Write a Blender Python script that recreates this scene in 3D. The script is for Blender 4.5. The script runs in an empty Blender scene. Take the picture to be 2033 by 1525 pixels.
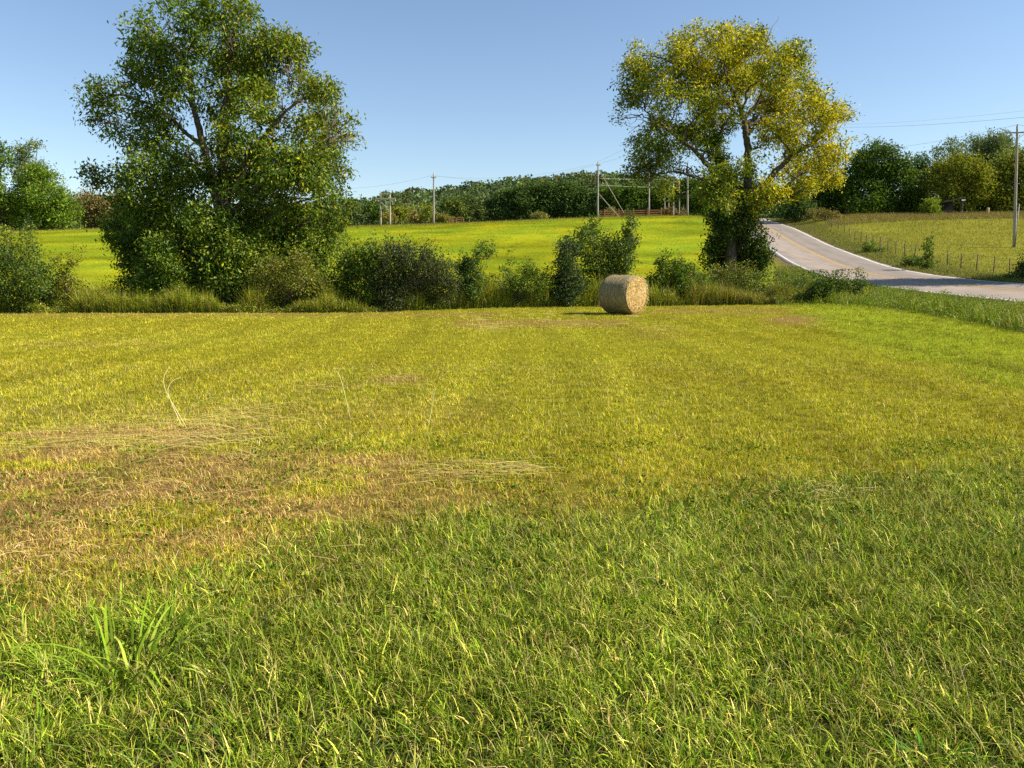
import bpy, math
import numpy as np
from mathutils import Vector

RNG = np.random.default_rng(7)
C = bpy.context.scene.collection
PI = math.pi

# ------------------------------------------------------------------ camera model (used to survey the place from the photo)
F, CX, CY, YH, CAMH = 1527., 1016.5, 762.5, 530., 1.65
PITCH = math.atan((CY - YH) / F)
SP, CP = math.sin(PITCH), math.cos(PITCH)

def at(x, y, Y):
    """point at forward distance Y seen at photo pixel x, y"""
    u = (x - CX) / F; v = -(y - CY) / F
    d = np.array([u, CP + v * SP, -SP + v * CP])
    d = d * Y / d[1]
    return np.array([d[0], Y, CAMH + d[2]])

def pix(X, Y, Z):
    z = Z - CAMH
    yc = Y * SP + z * CP; zc = np.maximum(Y * CP - z * SP, 1e-3)
    return CX + F * X / zc, CY - F * yc / zc

def sstep(a, b, x):
    t = np.clip((x - a) / (b - a), 0, 1)
    return t * t * (3 - 2 * t)

# ------------------------------------------------------------------ noise
def _h(ix, iy, iz):
    n = (ix * 374761393 + iy * 668265263 + iz * 2147483647 // 7 + 1013904223) & 0x7fffffff
    n = ((n ^ (n >> 13)) * 1274126177) & 0x7fffffff
    n = ((n ^ (n >> 15)) * 961748927) & 0x7fffffff
    return ((n ^ (n >> 11)) & 0xffff) / 65535.

def vnoise(p):
    p = np.asarray(p, float)
    if p.shape[1] == 2: p = np.c_[p, np.zeros(len(p))]
    i = np.floor(p).astype(np.int64); f = p - i; f = f * f * (3 - 2 * f)
    r = 0
    for dx in (0, 1):
        for dy in (0, 1):
            for dz in (0, 1):
                w = (f[:, 0] if dx else 1 - f[:, 0]) * (f[:, 1] if dy else 1 - f[:, 1]) * (f[:, 2] if dz else 1 - f[:, 2])
                r = r + w * _h(i[:, 0] + dx, i[:, 1] + dy, i[:, 2] + dz)
    return r

def fbm(p, o=3):
    s = 0; a = 1; t = 0
    p = np.asarray(p, float)
    for k in range(o):
        s = s + a * vnoise(p * 2.03 ** k + 17.3 * k); t += a; a *= .5
    return s / t

# ------------------------------------------------------------------ object helpers
def tag(o, label=None, cat=None, group=None, kind=None):
    if label: o['label'] = label
    if cat: o['category'] = cat
    if group: o['group'] = group
    if kind: o['kind'] = kind
    return o

def empty(name, loc, label, cat, group=None):
    o = bpy.data.objects.new(name, None); C.objects.link(o)
    o.location = Vector([float(c) for c in loc]); o.empty_display_size = .3
    return tag(o, label, cat, group)

def mesh_raw(name, verts, faces_list, mat, parent=None, cols=None, smooth=False, base=None, uv=None):
    """faces_list: list of (n,k) int arrays"""
    verts = np.asarray(verts, np.float32)
    if base is not None: verts = verts - np.asarray(base, np.float32)
    me = bpy.data.meshes.new(name)
    me.vertices.add(len(verts)); me.vertices.foreach_set('co', verts.ravel())
    loops = np.concatenate([f.ravel() for f in faces_list]).astype(np.int32)
    sizes = np.concatenate([np.full(len(f), f.shape[1], np.int32) for f in faces_list])
    starts = np.concatenate([[0], np.cumsum(sizes)[:-1]]).astype(np.int32)
    me.loops.add(len(loops)); me.loops.foreach_set('vertex_index', loops)
    me.polygons.add(len(sizes)); me.polygons.foreach_set('loop_start', starts)
    me.polygons.foreach_set('use_smooth', np.full(len(sizes), smooth, bool))
    me.update(calc_edges=True)
    if cols is not None:
        cols = np.asarray(cols, np.float32)
        if cols.shape[1] == 3: cols = np.c_[cols, np.ones(len(cols), np.float32)]
        a = me.color_attributes.new('Col', 'FLOAT_COLOR', 'POINT')
        a.data.foreach_set('color', np.ascontiguousarray(cols, np.float32).ravel())
    if uv is not None:
        a = me.attributes.new('Lat', 'FLOAT_VECTOR', 'POINT')
        a.data.foreach_set('vector', np.ascontiguousarray(np.asarray(uv, np.float32)).ravel())
    me.validate(verbose=False)
    if mat is not None: me.materials.append(mat)
    o = bpy.data.objects.new(name, me); C.objects.link(o)
    if parent is not None: o.parent = parent
    return o

class MB:
    """collects tubes and boxes into ONE mesh"""
    def __init__(self): self.v = []; self.f = {3: [], 4: []}; self.c = []; self.n = 0
    def add(self, v, f, col=(1, 1, 1)):
        v = np.asarray(v, float); f = np.asarray(f, int)
        self.v.append(v); self.f[f.shape[1]].append(f + self.n); self.n += len(v)
        self.c.append(np.tile(np.asarray(col, float), (len(v), 1)) if np.ndim(col) == 1 else np.asarray(col))
    def tube(self, pts, rad, sides=7, col=(1, 1, 1), cap=True, wob=0., seed=0):
        pts = np.asarray(pts, float); n = len(pts)
        rad = np.full(n, rad, float) if np.ndim(rad) == 0 else np.asarray(rad, float)
        T = np.gradient(pts, axis=0); T /= np.linalg.norm(T, axis=1)[:, None] + 1e-9
        ref = np.array([1., 0, 0]) if abs(T[0, 0]) < .8 else np.array([0, 1., 0])
        A = np.cross(T, ref); A /= np.linalg.norm(A, axis=1)[:, None] + 1e-9
        B = np.cross(T, A)
        th = np.linspace(0, 2 * PI, sides, endpoint=False)
        rr = rad[:, None] * np.ones(sides)
        if wob: rr = rr * (1 + wob * (np.random.default_rng(seed).random((n, sides)) - .5))
        v = pts[:, None] + rr[..., None] * (np.cos(th)[None, :, None] * A[:, None] + np.sin(th)[None, :, None] * B[:, None])
        i = np.arange(n - 1)[:, None] * sides; j = np.arange(sides)[None]; j2 = (j + 1) % sides
        f = np.stack([i + j, i + j2, i + sides + j2, i + sides + j], -1).reshape(-1, 4)
        v = v.reshape(-1, 3)
        if cap:
            v = np.r_[v, pts[:1], pts[-1:]]
            k = n * sides
            t1 = np.stack([np.full(sides, k), j2[0], j[0]], 1); t2 = np.stack([np.full(sides, k + 1), (n - 1) * sides + j[0], (n - 1) * sides + j2[0]], 1)
            self.add(v, f, col)
            self.f[3].append(np.r_[t1, t2] + self.n - len(v))
        else: self.add(v, f, col)
    def box(self, c, s, axes=None, col=(1, 1, 1), bev=.12):
        """chamfered box: centre, half sizes"""
        c = np.asarray(c, float); s = np.asarray(s, float)
        ax = np.eye(3) if axes is None else np.asarray(axes, float)
        b = bev * s.min()
        v = []; 
        for sx in (-1, 1):
            for sy in (-1, 1):
                for sz in (-1, 1):
                    v += [(sx * s[0], sy * (s[1] - b), sz * (s[2] - b)), (sx * (s[0] - b), sy * s[1], sz * (s[2] - b)), (sx * (s[0] - b), sy * (s[1] - b), sz * s[2])]
        v = np.array(v)
        import bmesh
        bm = bmesh.new(); vs = [bm.verts.new(p) for p in v]
        r = bmesh.ops.convex_hull(bm, input=vs); bm.verts.index_update()
        vv = np.array([x.co[:] for x in bm.verts]) @ ax + c
        fs = [[x.index for x in f.verts] for f in bm.faces]
        bm.free()
        tri = np.array([f for f in fs if len(f) == 3]); 
        self.add(vv, tri, col)
        q = np.array([f for f in fs if len(f) == 4])
        if len(q): self.f[4].append(q + self.n - len(vv))
    def build(self, name, mat, parent=None, base=None, smooth=False, cols=False):
        fl = [np.concatenate(self.f[k]) for k in (3, 4) if self.f[k]]
        return mesh_raw(name, np.concatenate(self.v), fl, mat, parent, np.concatenate(self.c) if cols else None, smooth, base)

# ------------------------------------------------------------------ materials
def newmat(name):
    m = bpy.data.materials.new(name); m.use_nodes = True
    nt = m.node_tree; nt.nodes.clear()
    out = nt.nodes.new('ShaderNodeOutputMaterial')
    return m, nt, out

def N(nt, t, **kw):
    n = nt.nodes.new(t)
    for k, v in kw.items():
        if k in n.inputs: n.inputs[k].default_value = v
        else: setattr(n, k, v)
    return n

def leaf_mat(name, trans=.35, rough=.5, spec=.25, vary=.35, gain=1.):
    m, nt, out = newmat(name)
    a = N(nt, 'ShaderNodeAttribute', attribute_name='Col')
    geo = N(nt, 'ShaderNodeNewGeometry')
    hsv = N(nt, 'ShaderNodeHueSaturation')
    mr = N(nt, 'ShaderNodeMapRange'); mr.inputs['To Min'].default_value = gain * (1 - vary); mr.inputs['To Max'].default_value = gain * (1 + vary)
    nt.links.new(geo.outputs['Random Per Island'], mr.inputs['Value'])
    nt.links.new(mr.outputs['Result'], hsv.inputs['Value'])
    nt.links.new(a.outputs['Color'], hsv.inputs['Color'])
    p = N(nt, 'ShaderNodeBsdfPrincipled'); p.inputs['Roughness'].default_value = rough
    p.inputs['Specular IOR Level'].default_value = spec
    t = N(nt, 'ShaderNodeBsdfTranslucent')
    tint = N(nt, 'ShaderNodeMix', data_type='RGBA', blend_type='MULTIPLY'); tint.inputs['Factor'].default_value = 1
    tint.inputs[7].default_value = (1.15, 1.1, .5, 1)
    nt.links.new(hsv.outputs['Color'], tint.inputs[6]); nt.links.new(tint.outputs[2], t.inputs['Color'])
    nt.links.new(hsv.outputs['Color'], p.inputs['Base Color'])
    mx = N(nt, 'ShaderNodeMixShader'); mx.inputs[0].default_value = trans
    nt.links.new(p.outputs[0], mx.inputs[1]); nt.links.new(t.outputs[0], mx.inputs[2]); nt.links.new(mx.outputs[0], out.inputs[0])
    return m

def noise_mat(name, c1, c2, scale=8, detail=6, rough=.9, bump=.3, bscale=None, spec=.2, stretch=(1, 1, 1), attr=False, metal=0.):
    m, nt, out = newmat(name)
    tc = N(nt, 'ShaderNodeTexCoord'); mp = N(nt, 'ShaderNodeMapping'); mp.inputs['Scale'].default_value = stretch
    nt.links.new(tc.outputs['Object'], mp.inputs['Vector'])
    n = N(nt, 'ShaderNodeTexNoise'); n.inputs['Scale'].default_value = scale; n.inputs['Detail'].default_value = detail
    nt.links.new(mp.outputs[0], n.inputs['Vector'])
    r = N(nt, 'ShaderNodeValToRGB'); r.color_ramp.elements[0].position = .35; r.color_ramp.elements[1].position = .65
    r.color_ramp.elements[0].color = (*c1, 1); r.color_ramp.elements[1].color = (*c2, 1)
    nt.links.new(n.outputs['Fac'], r.inputs[0])
    p = N(nt, 'ShaderNodeBsdfPrincipled'); p.inputs['Roughness'].default_value = rough; p.inputs['Specular IOR Level'].default_value = spec
    p.inputs['Metallic'].default_value = metal
    nt.links.new(r.outputs[0], p.inputs['Base Color'])
    if bump:
        b = N(nt, 'ShaderNodeBump'); b.inputs['Strength'].default_value = bump; b.inputs['Distance'].default_value = .02
        n2 = N(nt, 'ShaderNodeTexNoise'); n2.inputs['Scale'].default_value = bscale or scale * 3; n2.inputs['Detail'].default_value = 4
        nt.links.new(mp.outputs[0], n2.inputs['Vector']); nt.links.new(n2.outputs['Fac'], b.inputs['Height']); nt.links.new(b.outputs[0], p.inputs['Normal'])
    nt.links.new(p.outputs[0], out.inputs[0])
    return m

M_LEAF = leaf_mat('leaf', .28, .45, .18, .4)
M_FAR = leaf_mat('far_leaf', .28, .7, .05, .4, 1.5)
M_GRASS = leaf_mat('grass_blade', .22, .65, .06, .5)
M_STRAW = leaf_mat('straw', .15, .55, .3, .25)
M_BARK = noise_mat('bark', (.055, .042, .03), (.16, .13, .10), 6, 6, .95, .8, 20, stretch=(3, 3, .6))
M_POLE = noise_mat('weathered_pole_wood', (.26, .22, .18), (.42, .37, .31), 3, 6, .9, .4, 14, stretch=(6, 6, .4))
M_PALE = noise_mat('pale_pole_wood', (.22, .205, .18), (.34, .315, .28), 3, 6, .85, .3, 14, stretch=(6, 6, .4))
M_POST = noise_mat('post_wood', (.12, .09, .05), (.22, .165, .10), 5, 5, .95, .4, 20, stretch=(4, 4, .6))
M_RAIL = noise_mat('rail_wood', (.22, .10, .05), (.36, .18, .09), 5, 5, .9, .4, 20, stretch=(1, 4, 4))
M_WIRE = noise_mat('wire_metal', (.16, .16, .17), (.26, .26, .27), 20, 2, .5, 0, metal=.6)
M_SUNLIT_WIRE = noise_mat('sunlit_wire_metal', (.42, .42, .42), (.52, .52, .52), 20, 2, .5, 0, metal=.1)  # paler copy of the wire metal, with the sunlight put into its colour
M_INS = noise_mat('porcelain', (.35, .33, .32), (.45, .43, .42), 20, 2, .3, 0, spec=.5)
M_WHITE = noise_mat('white_paint_board', (.70, .70, .68), (.80, .80, .78), 10, 4, .6, .1)

# ------------------------------------------------------------------ road survey
YEL = np.array([[24.3, -40, .5], [24.0, -10, .42], [23.7, 15, .42], [23.70, 31.28, .46], [23.78, 35.97, .56], [24.3, 40.87, .62], [24.85, 45.9, .73], [25.35, 51.24, .90],
                [26.1, 56.23, 1.10], [26.95, 62.58, 1.57], [28.2, 69.92, 2.32], [30.92, 85.28, 4.10], [36.3, 110.89, 7.14], [43.0, 148.04, 10.9], [46.5, 175, 11.6], [49, 230, 9.5]])
BANK = np.array([.05, .05, .05, .05, .045, .04, .03, .03, .03, .02, .02, 0, 0, 0, 0, 0])
RW = 3.35
_s = np.r_[0, np.cumsum(np.linalg.norm(np.diff(YEL, axis=0), axis=1))]
_t = np.arange(0, _s[-1], 1.0)
ROAD = np.stack([np.interp(_t, _s, YEL[:, i]) for i in range(3)], 1)
RB = np.interp(_t, _s, BANK)
for _ in range(30): ROAD[1:-1] = (ROAD[:-2] + 2 * ROAD[1:-1] + ROAD[2:]) / 4
_T = np.gradient(ROAD, axis=0); _T[:, 2] = 0; _T /= np.linalg.norm(_T, axis=1)[:, None]
RN = np.stack([_T[:, 1], -_T[:, 0], 0 * _T[:, 0]], 1)

def road_dist(X, Y):
    X = np.asarray(X, float); Y = np.asarray(Y, float)
    d = np.full(len(X), 1e9); s = np.zeros(len(X)); z = np.zeros(len(X))
    for c in range(0, len(X), 20000):
        q = np.c_[X[c:c + 20000], Y[c:c + 20000]]
        dd = ((q[:, None] - ROAD[None, :, :2]) ** 2).sum(-1)
        k = dd.argmin(1)
        rel = q - ROAD[k, :2]
        lat = (rel * RN[k, :2]).sum(1)
        d[c:c + 20000] = np.sqrt(dd[np.arange(len(q)), k]); s[c:c + 20000] = lat
        al = (rel * _T[k, :2]).sum(1)
        k2 = np.clip(k + np.sign(al).astype(int), 0, len(ROAD) - 1)
        w = np.clip(np.abs(al), 0, 1)
        z[c:c + 20000] = ROAD[k, 2] * (1 - w) + ROAD[k2, 2] * w + RB[k] * np.clip(lat, -4.5, 4.5)
    return d, s, z

# ------------------------------------------------------------------ terrain
ctrl = []
for x in (-40, -20, 0, 12):
    for y in (-25, 0, 15):
        ctrl.append((x, y, -.008 * max(y, 0)))
for p in [(0, 622, 32), (350, 621, 32), (700, 621, 32.2), (1000, 612, 34), (1250, 609, 35), (1400, 607, 36), (1600, 604, 36), (-300, 622, 32),
          (1700, 603, 33), (1830, 615, 29), (2033, 660, 20.5),
          (200, 582, 48), (800, 580, 50), (1150, 577, 50), (1380, 570, 52), (-300, 582, 48),
          (200, 520, 80), (800, 512, 82), (1150, 510, 82), (1350, 506, 84), (-300, 520, 80),
          (200, 458, 125), (100, 460, 125), (-300, 470, 125), (450, 455, 127), (800, 449, 130), (1100, 437, 130), (1300, 431, 130), (1420, 431, 130),
          (1650, 431, 120), (1850, 428, 118), (2033, 427, 115), (2300, 425, 115),
          (1990, 491, 76), (1900, 520, 64), (2150, 500, 72), (2033, 545, 52), (1740, 480, 88), (2300, 540, 52)]:
    ctrl.append(tuple(at(*p)))
for k in range(0, len(ROAD), 12):
    if -20 < ROAD[k, 1] < 170: ctrl.append(tuple(ROAD[k] - [0, 0, .15]))
for x, y, z in [(-180, 160, 8.5), (-60, 165, 9.2), (20, 165, 10.2), (130, 160, 11.0), (-60, 200, 7), (30, 200, 7.5), (120, 200, 9), (70, 165, 11), (60, 20, .3), (60, -20, .2), (-180, 30, -.5), (-180, 90, 3.5), (140, 60, 2.5), (100, 100, 7)]:
    ctrl.append((x, y, z))
ctrl = np.array(ctrl)
SC = 50.
def _k(r): return np.where(r > 1e-9, r * r * np.log(r + 1e-12), 0)
_P = ctrl[:, :2] / SC; _n = len(_P)
_A = np.zeros((_n + 3, _n + 3)); _A[:_n, :_n] = _k(np.linalg.norm(_P[:, None] - _P[None], axis=-1)) + np.eye(_n) * .002
_A[:_n, _n] = 1; _A[:_n, _n + 1:] = _P; _A[_n, :_n] = 1; _A[_n + 1:, :_n] = _P.T
_W = np.linalg.solve(_A, np.r_[ctrl[:, 2], 0, 0, 0])

def far_z(X, Y):
    h = 7 + 31 * np.exp(-((X - 50) / 150) ** 2) * sstep(210, 450, Y) * (1 - .5 * sstep(520, 900, Y))
    h = h + 10 * np.exp(-((X + 250) / 260) ** 2) * sstep(230, 600, Y)
    return h + 2.0 * (vnoise(np.c_[X, Y] / 45.) - .5)

def ground_z(X, Y, road=True):
    X = np.asarray(X, float).ravel(); Y = np.asarray(Y, float).ravel()
    z = np.zeros(len(X))
    xc = np.clip(X, -190, 150); yc = np.clip(Y, -30, 205)
    for c in range(0, len(X), 30000):
        q = np.c_[xc[c:c + 30000], yc[c:c + 30000]] / SC
        z[c:c + 30000] = _k(np.linalg.norm(q[:, None] - _P[None], axis=-1)) @ _W[:_n] + _W[_n] + q @ _W[_n + 1:]
    w = sstep(165, 235, Y)
    z = z * (1 - w) + far_z(X, Y) * w
    z = z + (vnoise(np.c_[X, Y] / 3.1) - .5) * .05 * sstep(2, 10, np.hypot(X, Y))
    if road:
        d, s, rz = road_dist(X, Y)
        w = sstep(8.5, 4.2, d)
        z = z * (1 - w) + (rz - .08 - .25 * sstep(3.5, 6, d) * (s < 0)) * w
    return z

def gz1(x, y): return float(ground_z([x], [y])[0])

# ------------------------------------------------------------------ what grows where on the ground
def edge_y(x_pix):   # photo row of the mown field's far edge
    return np.interp(x_pix, [-600, 0, 700, 1000, 1300, 1560, 1640, 1700, 1830, 2033, 2300], [622, 622, 621, 612, 606, 605, 603, 606, 622, 662, 720])

def zones(X, Y, Z):
    """weights of ground cover at world points"""
    px, py = pix(X, np.maximum(Y, .5), Z)
    n = fbm(np.c_[X, Y] / 1.1, 3); n2 = fbm(np.c_[X, Y] / .35 + 40, 2); n3 = fbm(np.c_[X, Y] / 4. + 9, 3)
    py2 = py + (n - .5) * 150 * np.clip((py - 560) / 500, .05, 1)
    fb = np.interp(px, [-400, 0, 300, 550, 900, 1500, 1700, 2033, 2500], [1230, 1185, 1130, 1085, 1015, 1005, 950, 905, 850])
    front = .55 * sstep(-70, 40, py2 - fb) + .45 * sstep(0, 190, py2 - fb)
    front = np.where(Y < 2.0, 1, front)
    up = np.interp(px, [-400, 0, 400, 800, 1100, 1600, 2033], [845, 845, 850, 905, 955, 945, 945])
    st = sstep(-30, 25, py2 - up) * (1 - front)
    fade = np.interp(px, [-400, 500, 800, 1100, 1300, 1600, 2033], [1, 1, .85, .45, .22, .35, .2])
    n4 = fbm(np.c_[X / 1.3, Y / .3] + 21, 3)
    straw = st * fade * np.clip(.62 + 2.0 * (n2 - .45) + 1.8 * (n4 - .48), 0, 1)
    # faint windrow / traffic bands further out
    bands = 0
    for (y0, x0, x1, wdt, a) in [(625, 0, 1000, 5, .6), (642, 900, 1250, 8, .8), (684, 40, 330, 7, .3), (755, 740, 830, 9, .9), (770, 600, 690, 8, .4), (636, 1530, 1620, 10, .9), (617, 1300, 1560, 8, .55), (820, 0, 1000, 30, .25), (660, 1250, 1350, 14, .35), (978, 1520, 1660, 12, .5)]:
        bands = np.maximum(bands, a * np.exp(-((py - y0 - 6 * (n - .5)) / wdt) ** 2) * sstep(x0 - 40, x0 + 30, px) * (1 - sstep(x1 - 30, x1 + 40, px)))
    bands = bands * np.clip(.3 + 1.6 * n2, 0, 1)
    straw = np.maximum(straw, .95 * (1 - front) * sstep(430, 150, px) * sstep(985, 1070, py2) * np.clip(.5 + 1.6 * (n - .35), 0, 1))
    straw = np.maximum(straw, np.clip(bands, 0, 1) * (Y < 45))
    # greener strip in the right part by the verge
    ge = np.interp(px, [1300, 1560, 1700, 2033, 2400], [560, 612, 690, 790, 880])
    green = sstep(10, -45, py2 - ge - 10) * (py > 585) * (Y < 45) * sstep(1450, 1620, px)
    return dict(front=front, straw=np.clip(straw, 0, 1), green=green, n=n, n2=n2, n3=n3, px=px, py=py)

MID = np.array([.48, .445, .034]); MIDG = np.array([.27, .35, .023]); FRONT = np.array([.105, .175, .012])
TAN = np.array([.52, .38, .13]); BROWN = np.array([.29, .165, .06]); LIME = np.array([.168, .225, .013]); OLIVE = np.array([.188, .185, .026])

def ground_colour(X, Y, Z):
    z = zones(X, Y, Z)
    n = len(X)
    mid = MID[None] * (1 - .45 * z['n3'][:, None]) + MIDG[None] * .45 * z['n3'][:, None]
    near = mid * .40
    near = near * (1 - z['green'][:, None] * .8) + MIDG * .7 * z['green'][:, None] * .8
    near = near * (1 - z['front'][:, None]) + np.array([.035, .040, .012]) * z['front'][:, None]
    s = z['straw'][:, None]
    near = near * (1 - s) + np.array([.19, .12, .045]) * s
    # hay field on the rise behind the hedge
    st = .5 + .5 * np.sin((X * .93 - Y * .36) * .55 + 2.5 * z['n3'])
    nb = fbm(np.c_[X / 9., Y / 4.], 3)
    back = LIME * (.42 + .95 * nb[:, None]) + (np.array([.30, .30, .012]) - LIME) * np.clip(.12 + 1.4 * (z['n3'] - .45) + .25 * st, 0, 1)[:, None]
    low = sstep(75, 52, Y)[:, None]; back = back * (1 - .45 * low) + np.array([.25, .24, .012]) * .45 * low
    w = sstep(38, 44, Y)[:, None]
    col = near * (1 - w) + back * w
    # pasture right of the road
    d, s_, rz = road_dist(X, Y)
    past = OLIVE * (.8 + .5 * nb[:, None])
    past = past * (1 - .5 * sstep(.5, .75, z['n'])[:, None] * .6) + np.array([.10, .12, .02]) * .5 * sstep(.5, .75, z['n'])[:, None] * .6
    right = (s_ > 0)[:, None] * sstep(4, 6, d)[:, None] * sstep(10, 20, Y)[:, None]
    col = col * (1 - right) + past * right
    verge = sstep(9, 5, d)[:, None] * sstep(3, 4, d)[:, None] * .7
    col = col * (1 - verge) + np.array([.15, .17, .03]) * verge
    edge = sstep(5., 3.6, d)[:, None]
    col = col * (1 - edge) + np.array([.14, .10, .05]) * edge
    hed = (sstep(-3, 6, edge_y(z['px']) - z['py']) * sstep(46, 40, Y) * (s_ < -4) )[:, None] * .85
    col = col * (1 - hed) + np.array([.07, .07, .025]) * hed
    fw = sstep(150, 190, Y)[:, None]
    return col * (1 - fw) + np.array([.05, .06, .02]) * fw

def axis_pts(dense, lo, hi, far_lo, far_hi, g=1.14):
    a = [np.arange(lo, hi + 1e-6, dense)]
    s = dense; x = hi; up = []
    while x < far_hi: s *= g; x += s; up.append(min(x, far_hi))
    s = dense; x = lo; dn = []
    while x > far_lo: s *= g; x -= s; dn.append(max(x, far_lo))
    return np.unique(np.r_[dn[::-1], a[0], up])

GX = axis_pts(.5, -42, 60, -1480, 1480, 1.12)
GY = np.unique(np.r_[axis_pts(.45, -2, 62, -300, 62.4, 1.2), np.arange(63, 150, 1.1), axis_pts(1.2, 150, 152, 149.9, 1480, 1.06)])
gx, gy = np.meshgrid(GX, GY); gx = gx.ravel(); gy = gy.ravel()
gzv = ground_z(gx, gy)
nx, ny = len(GX), len(GY)
ii = (np.arange(ny - 1)[:, None] * nx + np.arange(nx - 1)[None]).ravel()
gf = np.stack([ii, ii + 1, ii + nx + 1, ii + nx], 1)
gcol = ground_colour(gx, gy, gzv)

def ground_mat():
    m, nt, out = newmat('field_soil_and_turf')
    a = N(nt, 'ShaderNodeAttribute', attribute_name='Col')
    tc = N(nt, 'ShaderNodeTexCoord')
    def noi(s, d=5):
        n = N(nt, 'ShaderNodeTexNoise'); n.inputs['Scale'].default_value = s; n.inputs['Detail'].default_value = d; n.inputs['Roughness'].default_value = .65
        nt.links.new(tc.outputs['Object'], n.inputs['Vector']); return n
    n1 = noi(.9, 8); n2 = noi(7, 8)
    mul = N(nt, 'ShaderNodeMath', operation='MULTIPLY'); nt.links.new(n1.outputs[0], mul.inputs[0]); nt.links.new(n2.outputs[0], mul.inputs[1])
    mr = N(nt, 'ShaderNodeMapRange'); mr.inputs['From Min'].default_value = .1; mr.inputs['From Max'].default_value = .42; mr.inputs['To Min'].default_value = .72; mr.inputs['To Max'].default_value = 1.3
    nt.links.new(mul.outputs[0], mr.inputs['Value'])
    hs = N(nt, 'ShaderNodeHueSaturation'); nt.links.new(a.outputs['Color'], hs.inputs['Color']); nt.links.new(mr.outputs[0], hs.inputs['Value'])
    p = N(nt, 'ShaderNodeBsdfPrincipled'); p.inputs['Roughness'].default_value = 1; p.inputs['Specular IOR Level'].default_value = .0
    b = N(nt, 'ShaderNodeBump'); b.inputs['Strength'].default_value = .6; b.inputs['Distance'].default_value = .06
    nt.links.new(n2.outputs[0], b.inputs['Height']); nt.links.new(b.outputs[0], p.inputs['Normal'])
    nt.links.new(hs.outputs[0], p.inputs['Base Color']); nt.links.new(p.outputs[0], out.inputs[0])
    return m
M_GROUND = ground_mat()
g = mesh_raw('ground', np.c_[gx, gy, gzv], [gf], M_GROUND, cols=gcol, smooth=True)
tag(g, 'mown hay field and rolling green pasture rising to a low crest', kind='structure')

# ------------------------------------------------------------------ road
def strip(off0, off1, dz, nlat=2, k0=0, k1=None, skirt=0., jit=0.):
    k1 = k1 or len(ROAD)
    lat = np.linspace(off0, off1, nlat)
    base = ROAD[k0:k1]; n = len(base)
    L = np.tile(lat, (n, 1))
    if jit:
        r = np.random.default_rng(3)
        L[:, 0] += jit * (vnoise(np.c_[base[:, 1] * .7, base[:, 0] * 0 + 1]) - .5); L[:, -1] += jit * (vnoise(np.c_[base[:, 1] * .8, base[:, 0] * 0 + 9]) - .5)
    v = base[:, None] + L[..., None] * RN[k0:k1, None]
    v[..., 2] += RB[k0:k1, None] * L + dz - .012 * np.abs(L)
    if skirt:
        a = v[:, :1].copy(); a[..., 2] -= skirt; b = v[:, -1:].copy(); b[..., 2] -= skirt
        a -= .15 * RN[k0:k1, None]; b += .15 * RN[k0:k1, None]
        v = np.concatenate([a, v, b], 1); L = np.c_[L[:, :1], L, L[:, -1:]]
    m = v.shape[1]
    i = (np.arange(n - 1)[:, None] * m + np.arange(m - 1)[None]).ravel()
    f = np.stack([i, i + 1, i + m + 1, i + m], 1)
    uv = np.stack([L.ravel(), np.repeat(np.arange(n) * 1., m), np.zeros(n * m)], 1)
    return v.reshape(-1, 3), f, uv

def road_mat():
    m, nt, out = newmat('worn_asphalt')
    a = N(nt, 'ShaderNodeAttribute', attribute_name='Lat'); sx = N(nt, 'ShaderNodeSeparateXYZ'); nt.links.new(a.outputs['Vector'], sx.inputs[0])
    r = N(nt, 'ShaderNodeValToRGB'); mr = N(nt, 'ShaderNodeMapRange'); mr.inputs['From Min'].default_value = -3.6; mr.inputs['From Max'].default_value = 3.6
    nt.links.new(sx.outputs['X'], mr.inputs['Value']); nt.links.new(mr.outputs[0], r.inputs[0])
    e = r.color_ramp.elements; e[0].position = 0; e[0].color = (.30, .25, .21, 1); e[1].position = 1; e[1].color = (.22, .19, .165, 1)
    for p_, c in [(.12, (.26, .22, .19)), (.20, (.30, .243, .195)), (.33, (.305, .248, .20)), (.42, (.27, .222, .182)), (.5, (.25, .21, .18)), (.56, (.20, .168, .14)), (.66, (.235, .20, .165)), (.76, (.20, .172, .145)), (.88, (.235, .20, .165))]:
        q = e.new(p_); q.color = (*c, 1)
    tc = N(nt, 'ShaderNodeTexCoord'); n = N(nt, 'ShaderNodeTexNoise'); n.inputs['Scale'].default_value = 1.; n.inputs['Detail'].default_value = 9; n.inputs['Roughness'].default_value = .7
    mp = N(nt, 'ShaderNodeMapping'); mp.inputs['Scale'].default_value = (1, .25, 1)
    nt.links.new(tc.outputs['Object'], mp.inputs[0]); nt.links.new(mp.outputs[0], n.inputs['Vector'])
    m2 = N(nt, 'ShaderNodeMapRange'); m2.inputs['From Min'].default_value = .3; m2.inputs['From Max'].default_value = .7; m2.inputs['To Min'].default_value = .78; m2.inputs['To Max'].default_value = 1.15
    nt.links.new(n.outputs[0], m2.inputs['Value'])
    hs = N(nt, 'ShaderNodeHueSaturation'); nt.links.new(r.outputs[0], hs.inputs['Color']); nt.links.new(m2.outputs[0], hs.inputs['Value'])
    p = N(nt, 'ShaderNodeBsdfPrincipled'); p.inputs['Roughness'].default_value = .85; p.inputs['Specular IOR Level'].default_value = .25
    n3 = N(nt, 'ShaderNodeTexNoise'); n3.inputs['Scale'].default_value = 60; nt.links.new(tc.outputs['Object'], n3.inputs['Vector'])
    b = N(nt, 'ShaderNodeBump'); b.inputs['Strength'].default_value = .3; b.inputs['Distance'].default_value = .01
    nt.links.new(n3.outputs[0], b.inputs['Height']); nt.links.new(b.outputs[0], p.inputs['Normal'])
    nt.links.new(hs.outputs[0], p.inputs['Base Color']); nt.links.new(p.outputs[0], out.inputs[0])
    return m
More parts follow.
